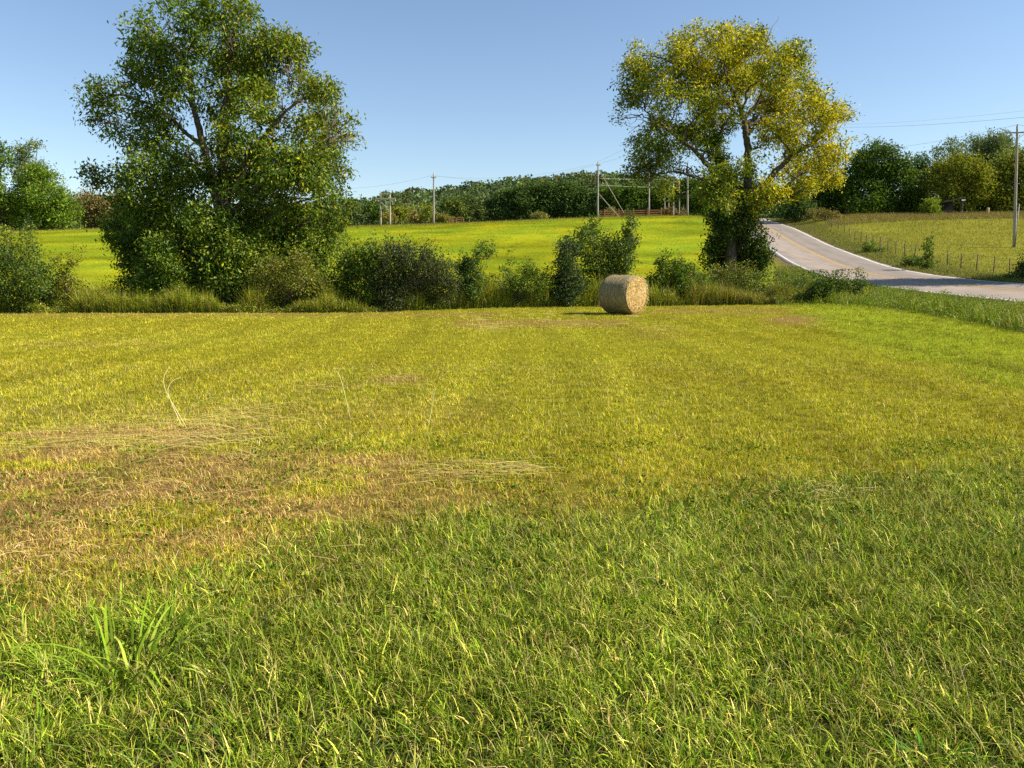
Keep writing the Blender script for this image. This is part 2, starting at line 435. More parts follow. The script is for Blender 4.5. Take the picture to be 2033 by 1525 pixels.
v, f, uv = strip(-RW - .25, RW + .15, 0, 13, skirt=.25, jit=.25)
tag(mesh_raw('road', v, [f], road_mat(), uv=uv, smooth=True), 'two lane asphalt road climbing and curving over the hill', kind='structure')
MW = noise_mat('white_road_paint', (.38, .36, .32), (.66, .64, .59), 5, 8, .7, 0)
MY = noise_mat('yellow_road_paint', (.38, .25, .08), (.56, .35, .08), 5, 8, .7, 0)
for off, w, mt, nm, lb in [(-RW + .12, .10, MW, 'edge_line', 'white edge line on the field side of the road'), (RW - .14, .11, MW, 'edge_line', 'white edge line on the pasture side of the road'),
                           (-.11, .06, MY, 'centre_line', 'yellow centre line on the near side of the road middle'), (.11, .06, MY, 'centre_line', 'yellow centre line on the far side of the road middle')]:
    v, f, uv = strip(off - w, off + w, .006, 2)
    tag(mesh_raw(nm, v, [f], mt), lb, kind='structure')

# ------------------------------------------------------------------ grass blades
def blades(name, X, Y, h, w, lean, az, col, tipcol, segs, mat, curl=1.0, roll=None, z=None):
    n = len(X)
    Z = ground_z(X, Y) if z is None else z
    dirx, diry = np.cos(az), np.sin(az)
    wa = az + PI / 2 + (RNG.normal(0, .5, n) if roll is None else roll)
    wx, wy = np.cos(wa), np.sin(wa)
    ts = np.linspace(0, 1, segs + 1)
    V = []; Cc = []
    for k, t in enumerate(ts):
        bend = lean * (t ** (1 + curl))
        hx = h * np.sin(np.clip(lean, 0, 1.6)) * t ** (1 + .6 * curl); hz = h * (t * np.cos(lean * t * .9))
        p = np.stack([X + dirx * hx, Y + diry * hx, Z - .006 + hz], 1)
        ww = w * (1 - t) ** .6 * .5 if k else w * .42
        c = col * (1 - t) + tipcol * t
        if k < segs:
            s = np.stack([wx * ww, wy * ww, np.zeros(n)], 1)
            V += [p - s, p + s]; Cc += [c, c]
        else: V.append(p); Cc.append(c)
    m = len(V)
    V = np.stack(V, 1).reshape(-1, 3); Cc = np.stack(Cc, 1).reshape(-1, 3)
    i0 = np.arange(n) * m
    fl = []
    for k in range(segs - 1):
        fl.append(np.stack([i0 + 2 * k, i0 + 2 * k + 1, i0 + 2 * k + 3, i0 + 2 * k + 2], 1))
    fl.append(np.stack([i0 + 2 * segs - 2, i0 + 2 * segs - 1, i0 + 2 * segs], 1))
    return V, fl, Cc

def thin(X, Y): return fbm(np.c_[X * 1.2, Y * 3.] + 13, 2) > .42

def join_mesh(name, parts, mat, **kw):
    vs = []; cs = []; fl = {}; n = 0
    for V, F_, Cc in parts:
        vs.append(V); cs.append(Cc)
        for f in F_: fl.setdefault(f.shape[1], []).append(f + n)
        n += len(V)
    return mesh_raw(name, np.concatenate(vs), [np.concatenate(x) for x in fl.values()], mat, cols=np.concatenate(cs), **kw)

def pick(cols, probs, n):
    k = RNG.choice(len(cols), n, p=np.asarray(probs) / np.sum(probs)); return np.asarray(cols)[k]

def scatter(y0, y1, dens, slope=.74, marg=3.0):
    A = (y1 - y0) * (slope * (y0 + y1) + 2 * marg)
    n = int(A * dens)
    t = RNG.random(n)
    Y = np.sqrt(y0 ** 2 + t * (y1 ** 2 - y0 ** 2)); 
    X = (RNG.random(n) * 2 - 1) * (slope * Y + marg)
    return X, Y

def leaf_cards(P, size, col, droop=.3, wid=.42, seed=0, outward=None, ow=.5, fold=.25):
    r = np.random.default_rng(seed); n = len(P)
    d = r.normal(size=(n, 3))
    if outward is not None: d = d + outward * ow * 2
    d[:, 2] -= droop; d /= np.linalg.norm(d, axis=1)[:, None]
    u = r.normal(size=(n, 3)) + np.array([0, 0, .6]); s = np.cross(d, u); s /= np.linalg.norm(s, axis=1)[:, None] + 1e-9
    nn = np.cross(s, d)
    L = size[:, None]
    a = P - d * L * .5; b = P + d * L * .5
    m = P - d * L * .08
    l = m - s * L * wid * .5 + nn * L * fold * wid; rr = m + s * L * wid * .5 + nn * L * fold * wid
    V = np.stack([a, l, b, rr], 1).reshape(-1, 3); i = np.arange(n) * 4
    F_ = [np.concatenate([np.stack([i, i + 2, i + 1], 1), np.stack([i, i + 3, i + 2], 1)])]
    return V, F_, np.repeat(col, 4, 0)

gp = []
for (y0, y1, tufts, per, sig, wmul, hm, segs) in [(1.1, 4.2, 1350, 13, .018, 1.05, 1., 3), (4.2, 7.5, 780, 13, .022, 1.25, 1., 2), (7.5, 13, 260, 13, .032, 1.5, 1.0, 2), (13, 22, 105, 13, .05, 2.3, 1.05, 1), (22, 37.5, 34, 12, .07, 3.9, 1.2, 1)]:
    ya = y0 * (.9 if y0 > 2 else 1); yb = y1 * (1.22 if y1 < 37 else 1)
    X, Y = scatter(ya, yb, tufts)
    fade = sstep(ya, y0 * 1.1, Y) * (1 - sstep(y1 * .92, yb, Y) * (y1 < 37)) if y0 > 2 else 1 - sstep(y1 * .92, yb, Y)
    k = RNG.random(len(X)) < fade; X, Y = X[k], Y[k]
    nt_ = len(X); tz = zones(X, Y, -.008 * Y)
    cl = fbm(np.c_[X, Y] / (.06 * (1 + Y * .12))[:, None] + 5, 2)
    k = RNG.random(nt_) < np.clip(.35 + 1.5 * (cl - .2), .2, 1); X, Y = X[k], Y[k]; nt_ = len(X)
    tone = RNG.uniform(.62, 1.35, nt_); thh = RNG.uniform(.6, 1.35, nt_); tk = RNG.random(nt_); taz = RNG.uniform(0, 6.28, nt_)
    kk = np.repeat(np.arange(nt_), per)
    ox, oy = RNG.normal(0, sig, (2, len(kk)))
    X = X[kk] + ox; Y = Y[kk] + oy; tone = tone[kk]; thh = thh[kk]; tk = tk[kk]
    Z = ground_z(X, Y)
    z = zones(X, Y, Z)
    d, s_, rz = road_dist(X, Y)
    keep = (z['py'] > edge_y(z['px']) - 1) & (d > 5)
    keep &= RNG.random(len(X)) < 1 - .3 * z['straw']
    X, Y, Z, ox, oy, tone, thh, tk, fr, stw, n2, n3, gr = (a[keep] for a in (X, Y, Z, ox, oy, tone, thh, tk, z['front'], z['straw'], z['n2'], z['n3'], z['green']))
    n = len(X)
    sw = np.sin((X * .95 - Y * .2 + .006 * Y * Y) * 2.4 + 2.2 * n3) * .5 + .5 * np.sin((X * .95 - Y * .2 + .006 * Y * Y) * 5.3 + 1); tone = tone * (1 + .20 * sw)
    isf = RNG.random(n) < fr; iss = (RNG.random(n) < stw) & ~isf
    isg = (RNG.random(n) < gr) & ~isf & ~iss
    h = RNG.uniform(.025, .07, n) * hm * thh
    h = np.where(isf, RNG.uniform(.028, .115, n) * (.5 + 1.0 * n2) * (.5 + .5 * thh), h); h = np.where(iss, RNG.uniform(.025, .075, n), h); h = np.where(isg, h * 1.25, h)
    w = RNG.uniform(.0028, .0056, n) * wmul; w = np.where(isf, w * RNG.choice([.65, 1.05, 1.9], n, p=[.35, .42, .23]), w)
    lean = np.abs(RNG.normal(.6, .4, n)); lean = np.where(iss, RNG.uniform(.4, 1.5, n), lean); lean = np.where(isf, RNG.uniform(.2, 1.6, n), lean)
    az = np.arctan2(oy, ox) + RNG.normal(0, 1.3, n)
    cm = pick([MID, MID * 1.2, MIDG, MIDG * .75, TAN, (.36, .33, .05), (.12, .16, .015)], [.26, .16, .22, .12, .11, .08, .05], n)
    yel = sstep(.42, .62, n3)[:, None]; cm = cm * (1 - .35 * yel) + np.array([.36, .285, .02]) * .35 * yel
    cg = pick([MIDG, MIDG * .8, (.17, .25, .018), MID, TAN], [.33, .2, .15, .24, .08], n)
    cf = pick([FRONT, FRONT * 1.5, (.27, .37, .028), (.50, .52, .07), (.66, .58, .18), (.36, .26, .08), (.04, .08, .006)], [.22, .22, .20, .16, .08, .03, .09], n)  # brightest greens put sunlit highlights into the blade colour
    cs = pick([TAN, TAN * 1.15, (.36, .24, .08), BROWN, (.30, .26, .05), MIDG], [.28, .15, .2, .14, .15, .08], n)
    col = np.where(isf[:, None], cf, np.where(iss[:, None], cs, np.where(isg[:, None], cg, cm))) * tone[:, None]
    tip = col * np.array([1.12, 1.05, .95])
    gp.append(blades('g', X, Y, h, w, lean, az, col * .9, tip, segs, M_GRASS, z=Z))
# sparse longer stems and seed stalks in the unmown front, dry stems lying about
X, Y = scatter(1.6, 7, 170); Z = ground_z(X, Y); z = zones(X, Y, Z); k = RNG.random(len(X)) < z['front']; X, Y, Z = X[k], Y[k], Z[k]; n = len(X)
gp.append(blades('g', X, Y, RNG.uniform(.12, .24, n), RNG.uniform(.0018, .003, n), RNG.uniform(.4, 1.5, n), RNG.normal(2.3, .9, n), pick([(.38, .34, .12), (.30, .30, .09), (.20, .24, .05)], [.5, .3, .2], n), np.tile([.42, .36, .15], (n, 1)), 4, M_GRASS, z=Z))
X, Y = scatter(1.6, 7, 90); Z = ground_z(X, Y); z = zones(X, Y, Z); k = RNG.random(len(X)) < z['front'] * sstep(.42, .6, z['n']); X, Y, Z = X[k], Y[k], Z[k]; n = len(X)
gp.append(blades('g', X, Y, RNG.uniform(.10, .22, n), RNG.uniform(.007, .012, n), RNG.uniform(.5, 1.3, n), RNG.uniform(0, 6.28, n), pick([(.10, .19, .02), (.14, .22, .03), (.07, .13, .02)], [.5, .3, .2], n), np.tile([.20, .25, .06], (n, 1)), 4, M_GRASS, z=Z))
X, Y = scatter(1.6, 14, 40); Z = ground_z(X, Y) ; n = len(X)   # flat dead blades
gp.append(blades('g', X, Y, RNG.uniform(.05, .16, n), RNG.uniform(.003, .007, n), RNG.uniform(1.2, 1.5, n), RNG.uniform(0, 6.28, n), pick([(.45, .36, .16), (.36, .26, .10), (.50, .44, .22)], [.5, .3, .2], n), np.tile([.48, .40, .2], (n, 1)), 2, M_GRASS, z=Z + .02))
X, Y = scatter(1.5, 7.5, 1500); Z = ground_z(X, Y); z = zones(X, Y, Z)
k = (RNG.random(len(X)) < (.25 + .75 * z['front'])) & (fbm(np.c_[X, Y] / .55 + 70, 2) > .54); X, Y, Z = X[k], Y[k], Z[k]; n = len(X)
gp.append(leaf_cards(np.stack([X, Y, Z + RNG.uniform(.012, .05, n)], 1), RNG.uniform(.014, .034, n), pick([(.09, .18, .012), (.13, .22, .015), (.07, .13, .010), (.22, .26, .03)], [.35, .3, .2, .15], n), 0., .75, 3))
tag(join_mesh('grass', gp, M_GRASS), 'short mown yellow green grass covering the near field', 'grass', kind='stuff')

# grass of the far field and pasture
def far_grass(name, label, n, x0, x1, y0, y1, side, hh, ww, cols, probs):
    X = RNG.uniform(0, 1, n); Y = np.sqrt(RNG.uniform(y0 ** 2, y1 ** 2, n)); X = (x0 + (x1 - x0) * X) * Y
    d, s_, rz = road_dist(X, Y)
    k = ((s_ < -4.4) if side < 0 else (s_ > 4.2)) & (d > 4.3); X, Y = X[k], Y[k]
    Z = ground_z(X, Y); n = len(X)
    col = ground_colour(X, Y, Z) * RNG.uniform(.86, 1.18, n)[:, None]
    t = RNG.random(n)[:, None] < .35
    col = np.where(t, pick(cols, probs, n), col)
    sc = (Y / 80.) ** .6
    p = blades(name, X, Y, RNG.uniform(.5, 1.2, n) * hh * sc, RNG.uniform(.6, 1.3, n) * ww * sc, np.abs(RNG.normal(.5, .3, n)), RNG.uniform(0, 6.28, n), col, col * 1.1, 1, M_GRASS, z=Z)
    tag(join_mesh(name, [p], M_GRASS), label, 'grass', kind='stuff')
far_grass('grass', 'bright green grass on the rising field behind the hedge', 260000, -.78, .30, 38, 150, -1, .10, .035, [(.26, .24, .01), LIME, LIME * .75, (.30, .26, .05)], [.3, .4, .2, .1])
far_grass('pasture_grass', 'rough olive pasture grass right of the road', 150000, .2, .85, 34, 135, 1, .26, .035, [OLIVE, OLIVE * 1.3, (.12, .15, .02), (.30, .24, .07)], [.3, .3, .2, .2])

# ------------------------------------------------------------------ loose hay
def stalks(cx, cy, n, sx, sy, ang, sang, L, w, up=.05, arch=.06, cols=None):
    """long dry stems lying about a place"""
    X = cx + RNG.normal(0, sx, n); Y = cy + RNG.normal(0, sy, n)
    kk_ = thin(X, Y); X = X[kk_]; Y = Y[kk_]; n = len(X)
    a = RNG.normal(ang, sang, n); L = L * RNG.uniform(.4, 1.2, n)
    ts = np.linspace(0, 1, 6); V = []
    w = w * RNG.uniform(.5, 1.1, n); cu = RNG.normal(0, .22, n); Z = ground_z(X, Y) + RNG.uniform(.0, up, n)
    ar = RNG.uniform(0, arch * .6, n)
    px_, py_ = X.copy(), Y.copy()
    for k, t in enumerate(ts):
        aa = a + cu * (t - .5)
        if k: px_ = px_ + np.cos(aa) * L / 5; py_ = py_ + np.sin(aa) * L / 5
        zz = Z + ar * 4 * t * (1 - t) + .015
        nxs = -np.sin(aa) * w * .4; nys = np.cos(aa) * w * .4
        V += [np.stack([px_ - nxs, py_ - nys, zz], 1), np.stack([px_ + nxs, py_ + nys, zz + w * .4], 1)]
    V = np.stack(V, 1).reshape(-1, 3); i0 = np.arange(n) * 12
    F_ = [np.stack([i0 + 2 * k, i0 + 2 * k + 1, i0 + 2 * k + 3, i0 + 2 * k + 2], 1) for k in range(5)]
    col = pick(cols or [(.50, .40, .14), (.44, .32, .10), (.44, .40, .10), (.28, .18, .06)], [.4, .25, .2, .15], n)
    return V, F_, np.repeat(col, 12, 0)

def gpt(x, y):
    """ground point below a photo pixel (flat near field)"""
    Y = 10.
    for _ in range(60):
        p = at(x, y, Y); zz = -.0085 * Y
        Y = Y * (CAMH - zz) / max(CAMH - p[2], 1e-3)
    return p
def hay(px_, py_, n, wx, dy, ang=0., sang=.35, L=.5, w=.005, **k):
    n = int(n * .46); dy = dy * 2.6; wx = wx * 1.25; w = w * .78; L = L * .72
    p = gpt(px_, py_); q = gpt(px_ + wx, py_); r = gpt(px_, py_ - dy)
    return stalks(p[0], p[1], n, abs(q[0] - p[0]), abs(r[1] - p[1]), ang, sang, L, w, **k)
sp = [hay(60, 878, 180, 70, 8, .05, .25, .7), hay(200, 872, 240, 80, 9, .1, .3, .7), hay(320, 868, 260, 60, 10, .15, .3, .75, arch=.12), hay(430, 858, 260, 45, 12, .35, .3, .7, arch=.14), hay(480, 852, 120, 25, 8, -.5, .3, .5, arch=.1)]
tag(join_mesh('loose_hay', sp, M_STRAW), 'long pale hay stems raked into a low heap across the left field', 'hay', kind='stuff')
sp = [hay(900, 943, 170, 60, 6, 0, .2, .5), hay(1000, 946, 90, 35, 4, 0, .15, .45), hay(820, 935, 80, 40, 8, .4, .3, .45)]
tag(join_mesh('loose_hay', sp, M_STRAW), 'thin strip of loose hay stems lying in the middle of the field', 'hay', kind='stuff')
sp = [hay(1180, 634, 60, 45, 3, 0, .3, .8, .02), hay(1090, 640, 70, 30, 3, .1, .3, .8, .02), hay(965, 654, 60, 14, 3, 0, .4, .6, .018), hay(940, 638, 40, 14, 2, 0, .4, .6, .018), hay(1010, 645, 40, 20, 3, 0, .4, .6, .018), hay(1265, 640, 60, 14, 5, .3, .6, .5, .016)]
tag(join_mesh('loose_hay', sp, M_STRAW), 'scraps of dry hay scattered on the ground around the bale', 'hay', kind='stuff')
sp = [hay(778, 755, 90, 14, 3, 0, .5, .3, .008), hay(630, 770, 50, 20, 3, 0, .5, .35, .008)]
tag(join_mesh('loose_hay', sp, M_STRAW), 'small pale tuft of hay in the middle of the mown field', 'hay', kind='stuff')
sp = [hay(1600, 978, 110, 40, 6, .2, .5, .28, .005), hay(1500, 985, 50, 25, 6, 0, .6, .25, .005), hay(1780, 930, 60, 60, 10, 0, .8, .25, .005)]
tag(join_mesh('loose_hay', sp, M_STRAW), 'small scatter of pale straw in the right foreground grass', 'hay', kind='stuff')
sp = [hay(60, 1130, 420, 60, 22, .2, 1.2, .09, .007, arch=.02,  cols=[(.50, .36, .15), (.38, .22, .08), (.24, .12, .05), (.55, .45, .25)]), hay(200, 985, 260, 140, 25, .0, .6, .3, .0045), hay(460, 1000, 200, 110, 20, .2, .6, .25, .0045), hay(130, 1050, 260, 120, 25, .3, 1., .16, .005), hay(500, 1065, 160, 40, 12, .3, 1.2, .08, .006, arch=.02,  cols=[(.42, .28, .12), (.30, .16, .06), (.18, .09, .04), (.50, .40, .2)]),
      hay(620, 930, 260, 150, 25, .1, .6, .3, .004)]
tag(join_mesh('straw_litter', sp, M_STRAW), 'brown and tan straw litter over the bare patch at left', 'straw', kind='stuff')

# standing dry stalks: each a thing
def stalk(pts_px, Y, wid, col, label):
    P_ = np.array([at(x, y, Y + .05 * i) for i, (x, y) in enumerate(pts_px)])
    P_[0, 2] = gz1(P_[0, 0], P_[0, 1]) - .01
    t = np.linspace(0, len(P_) - 1, 14)
    Q = np.stack([np.interp(t, range(len(P_)), P_[:, i]) for i in range(3)], 1)
    for _ in range(4): Q[1:-1] = (Q[:-2] + 2 * Q[1:-1] + Q[2:]) / 4
    mb = MB(); mb.tube(Q, np.linspace(wid, wid * .4, len(Q)), 5, col)
    o = mb.build('dry_stalk', M_STRAW, cols=True, smooth=True)
    tag(o, label, 'dry stalk', 'dry stalks standing in the mown field')
stalk([(372, 845), (345, 805), (322, 768), (325, 742), (337, 728)], 8.0, .0048, (.60, .54, .24), 'tallest dry stalk hooking right, standing above the left hay heap')
stalk([(362, 838), (338, 796), (330, 775), (340, 755), (357, 750)], 8.1, .0048, (.62, .55, .26), 'shorter bent dry stalk hooking right beside the tallest stalk')
stalk([(523, 830), (528, 780), (540, 750), (562, 731)], 8.4, .0035, (.30, .32, .08), 'thin green stalk leaning right, right of the hay heap')
stalk([(695, 810), (680, 760), (670, 735), (655, 731), (684, 731)], 8.6, .0055, (.52, .50, .16), 'bent stalk with a flat bright tip near the middle of the field')
stalk([(640, 735), (660, 720), (685, 688)], 10.5, .004, (.16, .20, .05), 'dark green stalk slanting up to the right in the mown field')
stalk([(850, 840), (858, 805), (862, 780)], 8.3, .006, (.55, .50, .2), 'short upright pale stalk standing alone right of the hay heap')
stalk([(440, 745), (455, 738), (463, 728)], 11.5, .004, (.16, .20, .05), 'small dark stalk low in the grass above the hay heap')
stalk([(760, 850), (740, 820), (715, 805), (690, 812)], 8.2, .003, (.45, .42, .15), 'drooping thin stalk arching left in the middle of the field')

# ------------------------------------------------------------------ leaves
def lobes_world(lobes, Y, depth, seed):
    """lobes: (px, py, rpx[, density[, tint]]) at the plant's distance; each gets its own place in depth"""
    r = np.random.default_rng(seed); out = []
    xs = np.array([l[0] for l in lobes]); cx = (xs.min() + xs.max()) / 2; hw = max((xs.max() - xs.min()) / 2, 10)
    for l in lobes:
        e = math.sqrt(max(.08, 1 - ((l[0] - cx) / (hw * 1.05)) ** 2))
        off = r.uniform(-1, 1) * depth * e
        c = at(l[0], l[1], Y + off); rad = l[2] / F * (Y + off)
        out.append((c, rad, l[3] if len(l) > 3 else 1., l[4] if len(l) > 4 else 0.))
    return out

KD = 5.6
def crown_points(lw, per_m2, seed, spread, gap=.42, gfreq=1.1, zmin=None):
    """cluster centres through the crown volume, thinned by noise so that sky shows"""
    r = np.random.default_rng(seed); P_ = []; O = []; T = []
    for c, rad, den, tint in lw:
        n = max(4, int(per_m2 * KD * den * 4 * rad * rad))
        d = r.normal(size=(n, 3)); d /= np.linalg.norm(d, axis=1)[:, None]
        rr = rad * (.25 + .75 * r.random(n) ** .6) * (1 + .55 * r.random(n) ** 7)
        p = c + d * rr[:, None] * np.array([1, 1, .92])
        k = fbm(p * gfreq + seed, 2) > gap
        P_.append(p[k]); O.append(d[k]); T.append(np.full(k.sum(), tint))
    P_ = np.concatenate(P_); O = np.concatenate(O); T = np.concatenate(T)
    if zmin is not None:
        k = P_[:, 2] > zmin; P_, O, T = P_[k], O[k], T[k]
    return P_, O, T

def leaves_from(P_, O, T, per, spread, size, pal, pal2, seed, droop=.3, wid=.42, jit=.35):
    r = np.random.default_rng(seed + 5); n = len(P_)
    k = np.repeat(np.arange(n), per)
    Q = P_[k] + r.normal(size=(len(k), 3)) * spread * np.array([1, 1, .8])
    sz = size * r.uniform(.6, 1.35, len(k))
    c1 = np.asarray(pal)[r.integers(0, len(pal), n)][k]
    c2 = np.asarray(pal2)[r.integers(0, len(pal2), len(k))]
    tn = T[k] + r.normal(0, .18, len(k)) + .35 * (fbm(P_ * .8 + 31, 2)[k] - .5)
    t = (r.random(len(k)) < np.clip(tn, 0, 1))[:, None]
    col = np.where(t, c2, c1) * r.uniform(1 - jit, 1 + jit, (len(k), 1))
    return leaf_cards(Q, sz, col, droop, wid, seed + 9, O[k], .5)

def limb(mb, a, b, r0, r1, seed, n=7, wig=.08, sag=0., sides=7):
    r = np.random.default_rng(seed); a = np.asarray(a, float); b = np.asarray(b, float)
    t = np.linspace(0, 1, n)[:, None]; L = np.linalg.norm(b - a)
    p = a + (b - a) * t
    w = np.cumsum(r.normal(size=(n, 3)), 0); w -= w[0] + (w[-1] - w[0]) * t
    p = p + w * wig * L * .35
    p[:, 2] += sag * L * np.sin(t[:, 0] * PI)
    mb.tube(p, np.linspace(r0, r1, n), sides, wob=.2, seed=seed)
    return p

PAL_DARK = [(.050, .090, .012), (.040, .075, .012), (.068, .110, .014), (.085, .130, .016)]
PAL_MID = [(.075, .130, .012), (.100, .155, .014), (.055, .100, .012), (.125, .170, .018)]
PAL_OLIVE = [(.125, .150, .016), (.155, .165, .018), (.095, .120, .014), (.185, .180, .025)]
PAL_YEL = [(.30, .25, .018), (.36, .27, .02), (.24, .23, .02), (.40, .26, .03)]
PAL_BROWN = [(.17, .125, .050), (.21, .155, .07), (.13, .11, .045), (.15, .15, .04)]
PAL_GREY = [(.11, .145, .055), (.14, .17, .075), (.085, .12, .045)]

def plant(name, label, cat, base_px, Y, lobes, *, depth=1., per_m2=9, per=10, spread=.25, leaf=.10, lk=1.3, pal=PAL_MID, pal2=PAL_OLIVE, seed=1, gap=.40, gfreq=1.1,
          trunk_r=.06, trunks=1, group=None, crown='foliage', stem='stem', droop=.3, wid=.42, limbs=True, mat=None, matb=None, under=.0):
    b = at(base_px[0], base_px[1], Y); b[2] = gz1(b[0], b[1])
    root = empty(name, b, label, cat, group)
    lw = lobes_world(lobes, Y, depth, seed)
    r = np.random.default_rng(seed + 77)
    mb = MB()
    cz = np.array([l[0][2] for l in lw]); top = cz.max()
    for q in range(trunks):
        b0 = b + np.array([r.normal(0, .12) * (trunks > 1), r.normal(0, .1) * (trunks > 1), -.1])
        tgt = np.mean([l[0] for l in lw], 0) if trunks == 1 else lw[r.integers(len(lw))][0]
        tp = np.array([tgt[0], tgt[1], b[2] + (top - b[2]) * (.55 if trunks == 1 else .8)])
        p = limb(mb, b0, tp, trunk_r, trunk_r * .45, seed + q, 8, .05)
        if limbs and trunks == 1:
            for c, rad, den, t_ in lw:
                f_ = np.clip((c[2] - b[2]) / max(top - b[2], .1) * .75, .12, 1)
                k = int(f_ * 7 * .8)
                pl = limb(mb, p[k], c + r.normal(0, .15, 3) * rad, trunk_r * .42, trunk_r * .1, r.integers(1e6), 6, .1, .03, 5)
                for _ in range(2): limb(mb, pl[3], c + r.normal(0, .5, 3) * rad, trunk_r * .2, trunk_r * .06, r.integers(1e6), 4, .1, 0, 4)
        elif limbs:
            for _ in range(3):
                c, rad, den, t_ = lw[r.integers(len(lw))]
                limb(mb, p[r.integers(2, 6)], c + r.normal(0, .5, 3) * rad, trunk_r * .5, trunk_r * .15, r.integers(1e6), 5, .1, 0, 4)
    mb.build(stem, matb or M_BARK, root, b, True)
    P_, O, T = crown_points(lw, per_m2 * (.62 if mat is None else 1), seed, spread, gap, gfreq, b[2] + under)
    if mat is None:
        ns = max(6, len(P_) // 28); kz = r.choice(len(P_), ns, p=(lambda w_: w_ / w_.sum())(np.maximum(P_[:, 2] - b[2], .05) ** 2))
        st_ = np.arange(1, 7)[None, :, None] * np.array([0, 0, 1.])[None, None] * r.uniform(.04, .10, (ns, 1, 1)) + np.arange(1, 7)[None, :, None] * r.normal(0, .025, (ns, 1, 3))
        sp_ = (P_[kz][:, None] + st_).reshape(-1, 3)
        P_ = np.r_[P_, sp_]; O = np.r_[O, np.tile([0, 0, .6], (len(sp_), 1))]; T = np.r_[T, np.repeat(T[kz], 6)]
    V, F_, Cc = leaves_from(P_, O, T, per, spread, leaf * (lk if mat is None else 1), pal, pal2, seed, droop, wid)
    if mat is None: Cc = Cc * 1.3
    V[:, 2] = np.maximum(V[:, 2], b[2] - .1)
    mesh_raw(crown, V, F_, mat or M_LEAF, root, Cc, False, b)
    return root
#@@TREES

# ================================================================== the two big trees
def big_tree(name, label, base_px, Y, lobes, stems, *, depth, per_m2, per, spread, leaf, pal, pal2, seed, gap, gfreq, droop=.4, wid=.42, extra_limbs=(), r0=.35):
    b = at(base_px[0], base_px[1], Y); b[2] = gz1(b[0], b[1])
    root = empty(name, b, label, 'tree')
    lw = lobes_world(lobes, Y, depth, seed)
    r = np.random.default_rng(seed + 3)
    mb = MB(); paths = []
    for si, (pts, ra, rb) in enumerate(stems):
        P_ = [at(x, y, Y + dy) for (x, y, dy) in pts]
        if si == 0 or pts[0][1] > base_px[1] - 25: P_[0] = np.array([P_[0][0], P_[0][1], b[2] - .2])
        P_ = np.array(P_); t = np.linspace(0, len(P_) - 1, 6 * len(P_))
        Q = np.stack([np.interp(t, range(len(P_)), P_[:, i]) for i in range(3)], 1)
        for _ in range(4): Q[1:-1] = (Q[:-2] + 2 * Q[1:-1] + Q[2:]) / 4
        Q[1:-1] += r.normal(size=Q[1:-1].shape) * .02
        mb.tube(Q, np.linspace(ra, rb, len(Q)), 10, wob=.18, seed=si); paths.append((Q, np.linspace(ra, rb, len(Q))))
    allp = np.concatenate([q for q, _ in paths]); allr = np.concatenate([q for _, q in paths])
    for c, rad, den, t_ in lw:
        # nearest stem point that lies below the lobe
        dd = np.linalg.norm(allp - c, axis=1) + 2.0 * np.maximum(0, allp[:, 2] - c[2] + .4 * np.hypot(allp[:, 0] - c[0], allp[:, 1] - c[1]))
        k = dd.argmin(); ra = min(allr[k] * .6, .10)
        pl = limb(mb, allp[k], c, ra, .025, r.integers(1e6), 9, .12, .05, 6)
        for _ in range(4): limb(mb, pl[r.integers(3, 8)], c + r.normal(0, .55, 3) * rad, .022, .006, r.integers(1e6), 5, .15, .03, 4)
    mb.build('trunk', M_BARK, root, b, True)
    P_, O, T = crown_points(lw, per_m2, seed, spread, gap, gfreq, b[2] + .2)
    V, F_, Cc = leaves_from(P_, O, T, per, spread, leaf, pal, pal2, seed, droop, wid)
    mesh_raw('crown', V, F_, M_LEAF, root, Cc, False, b)
    return root, b

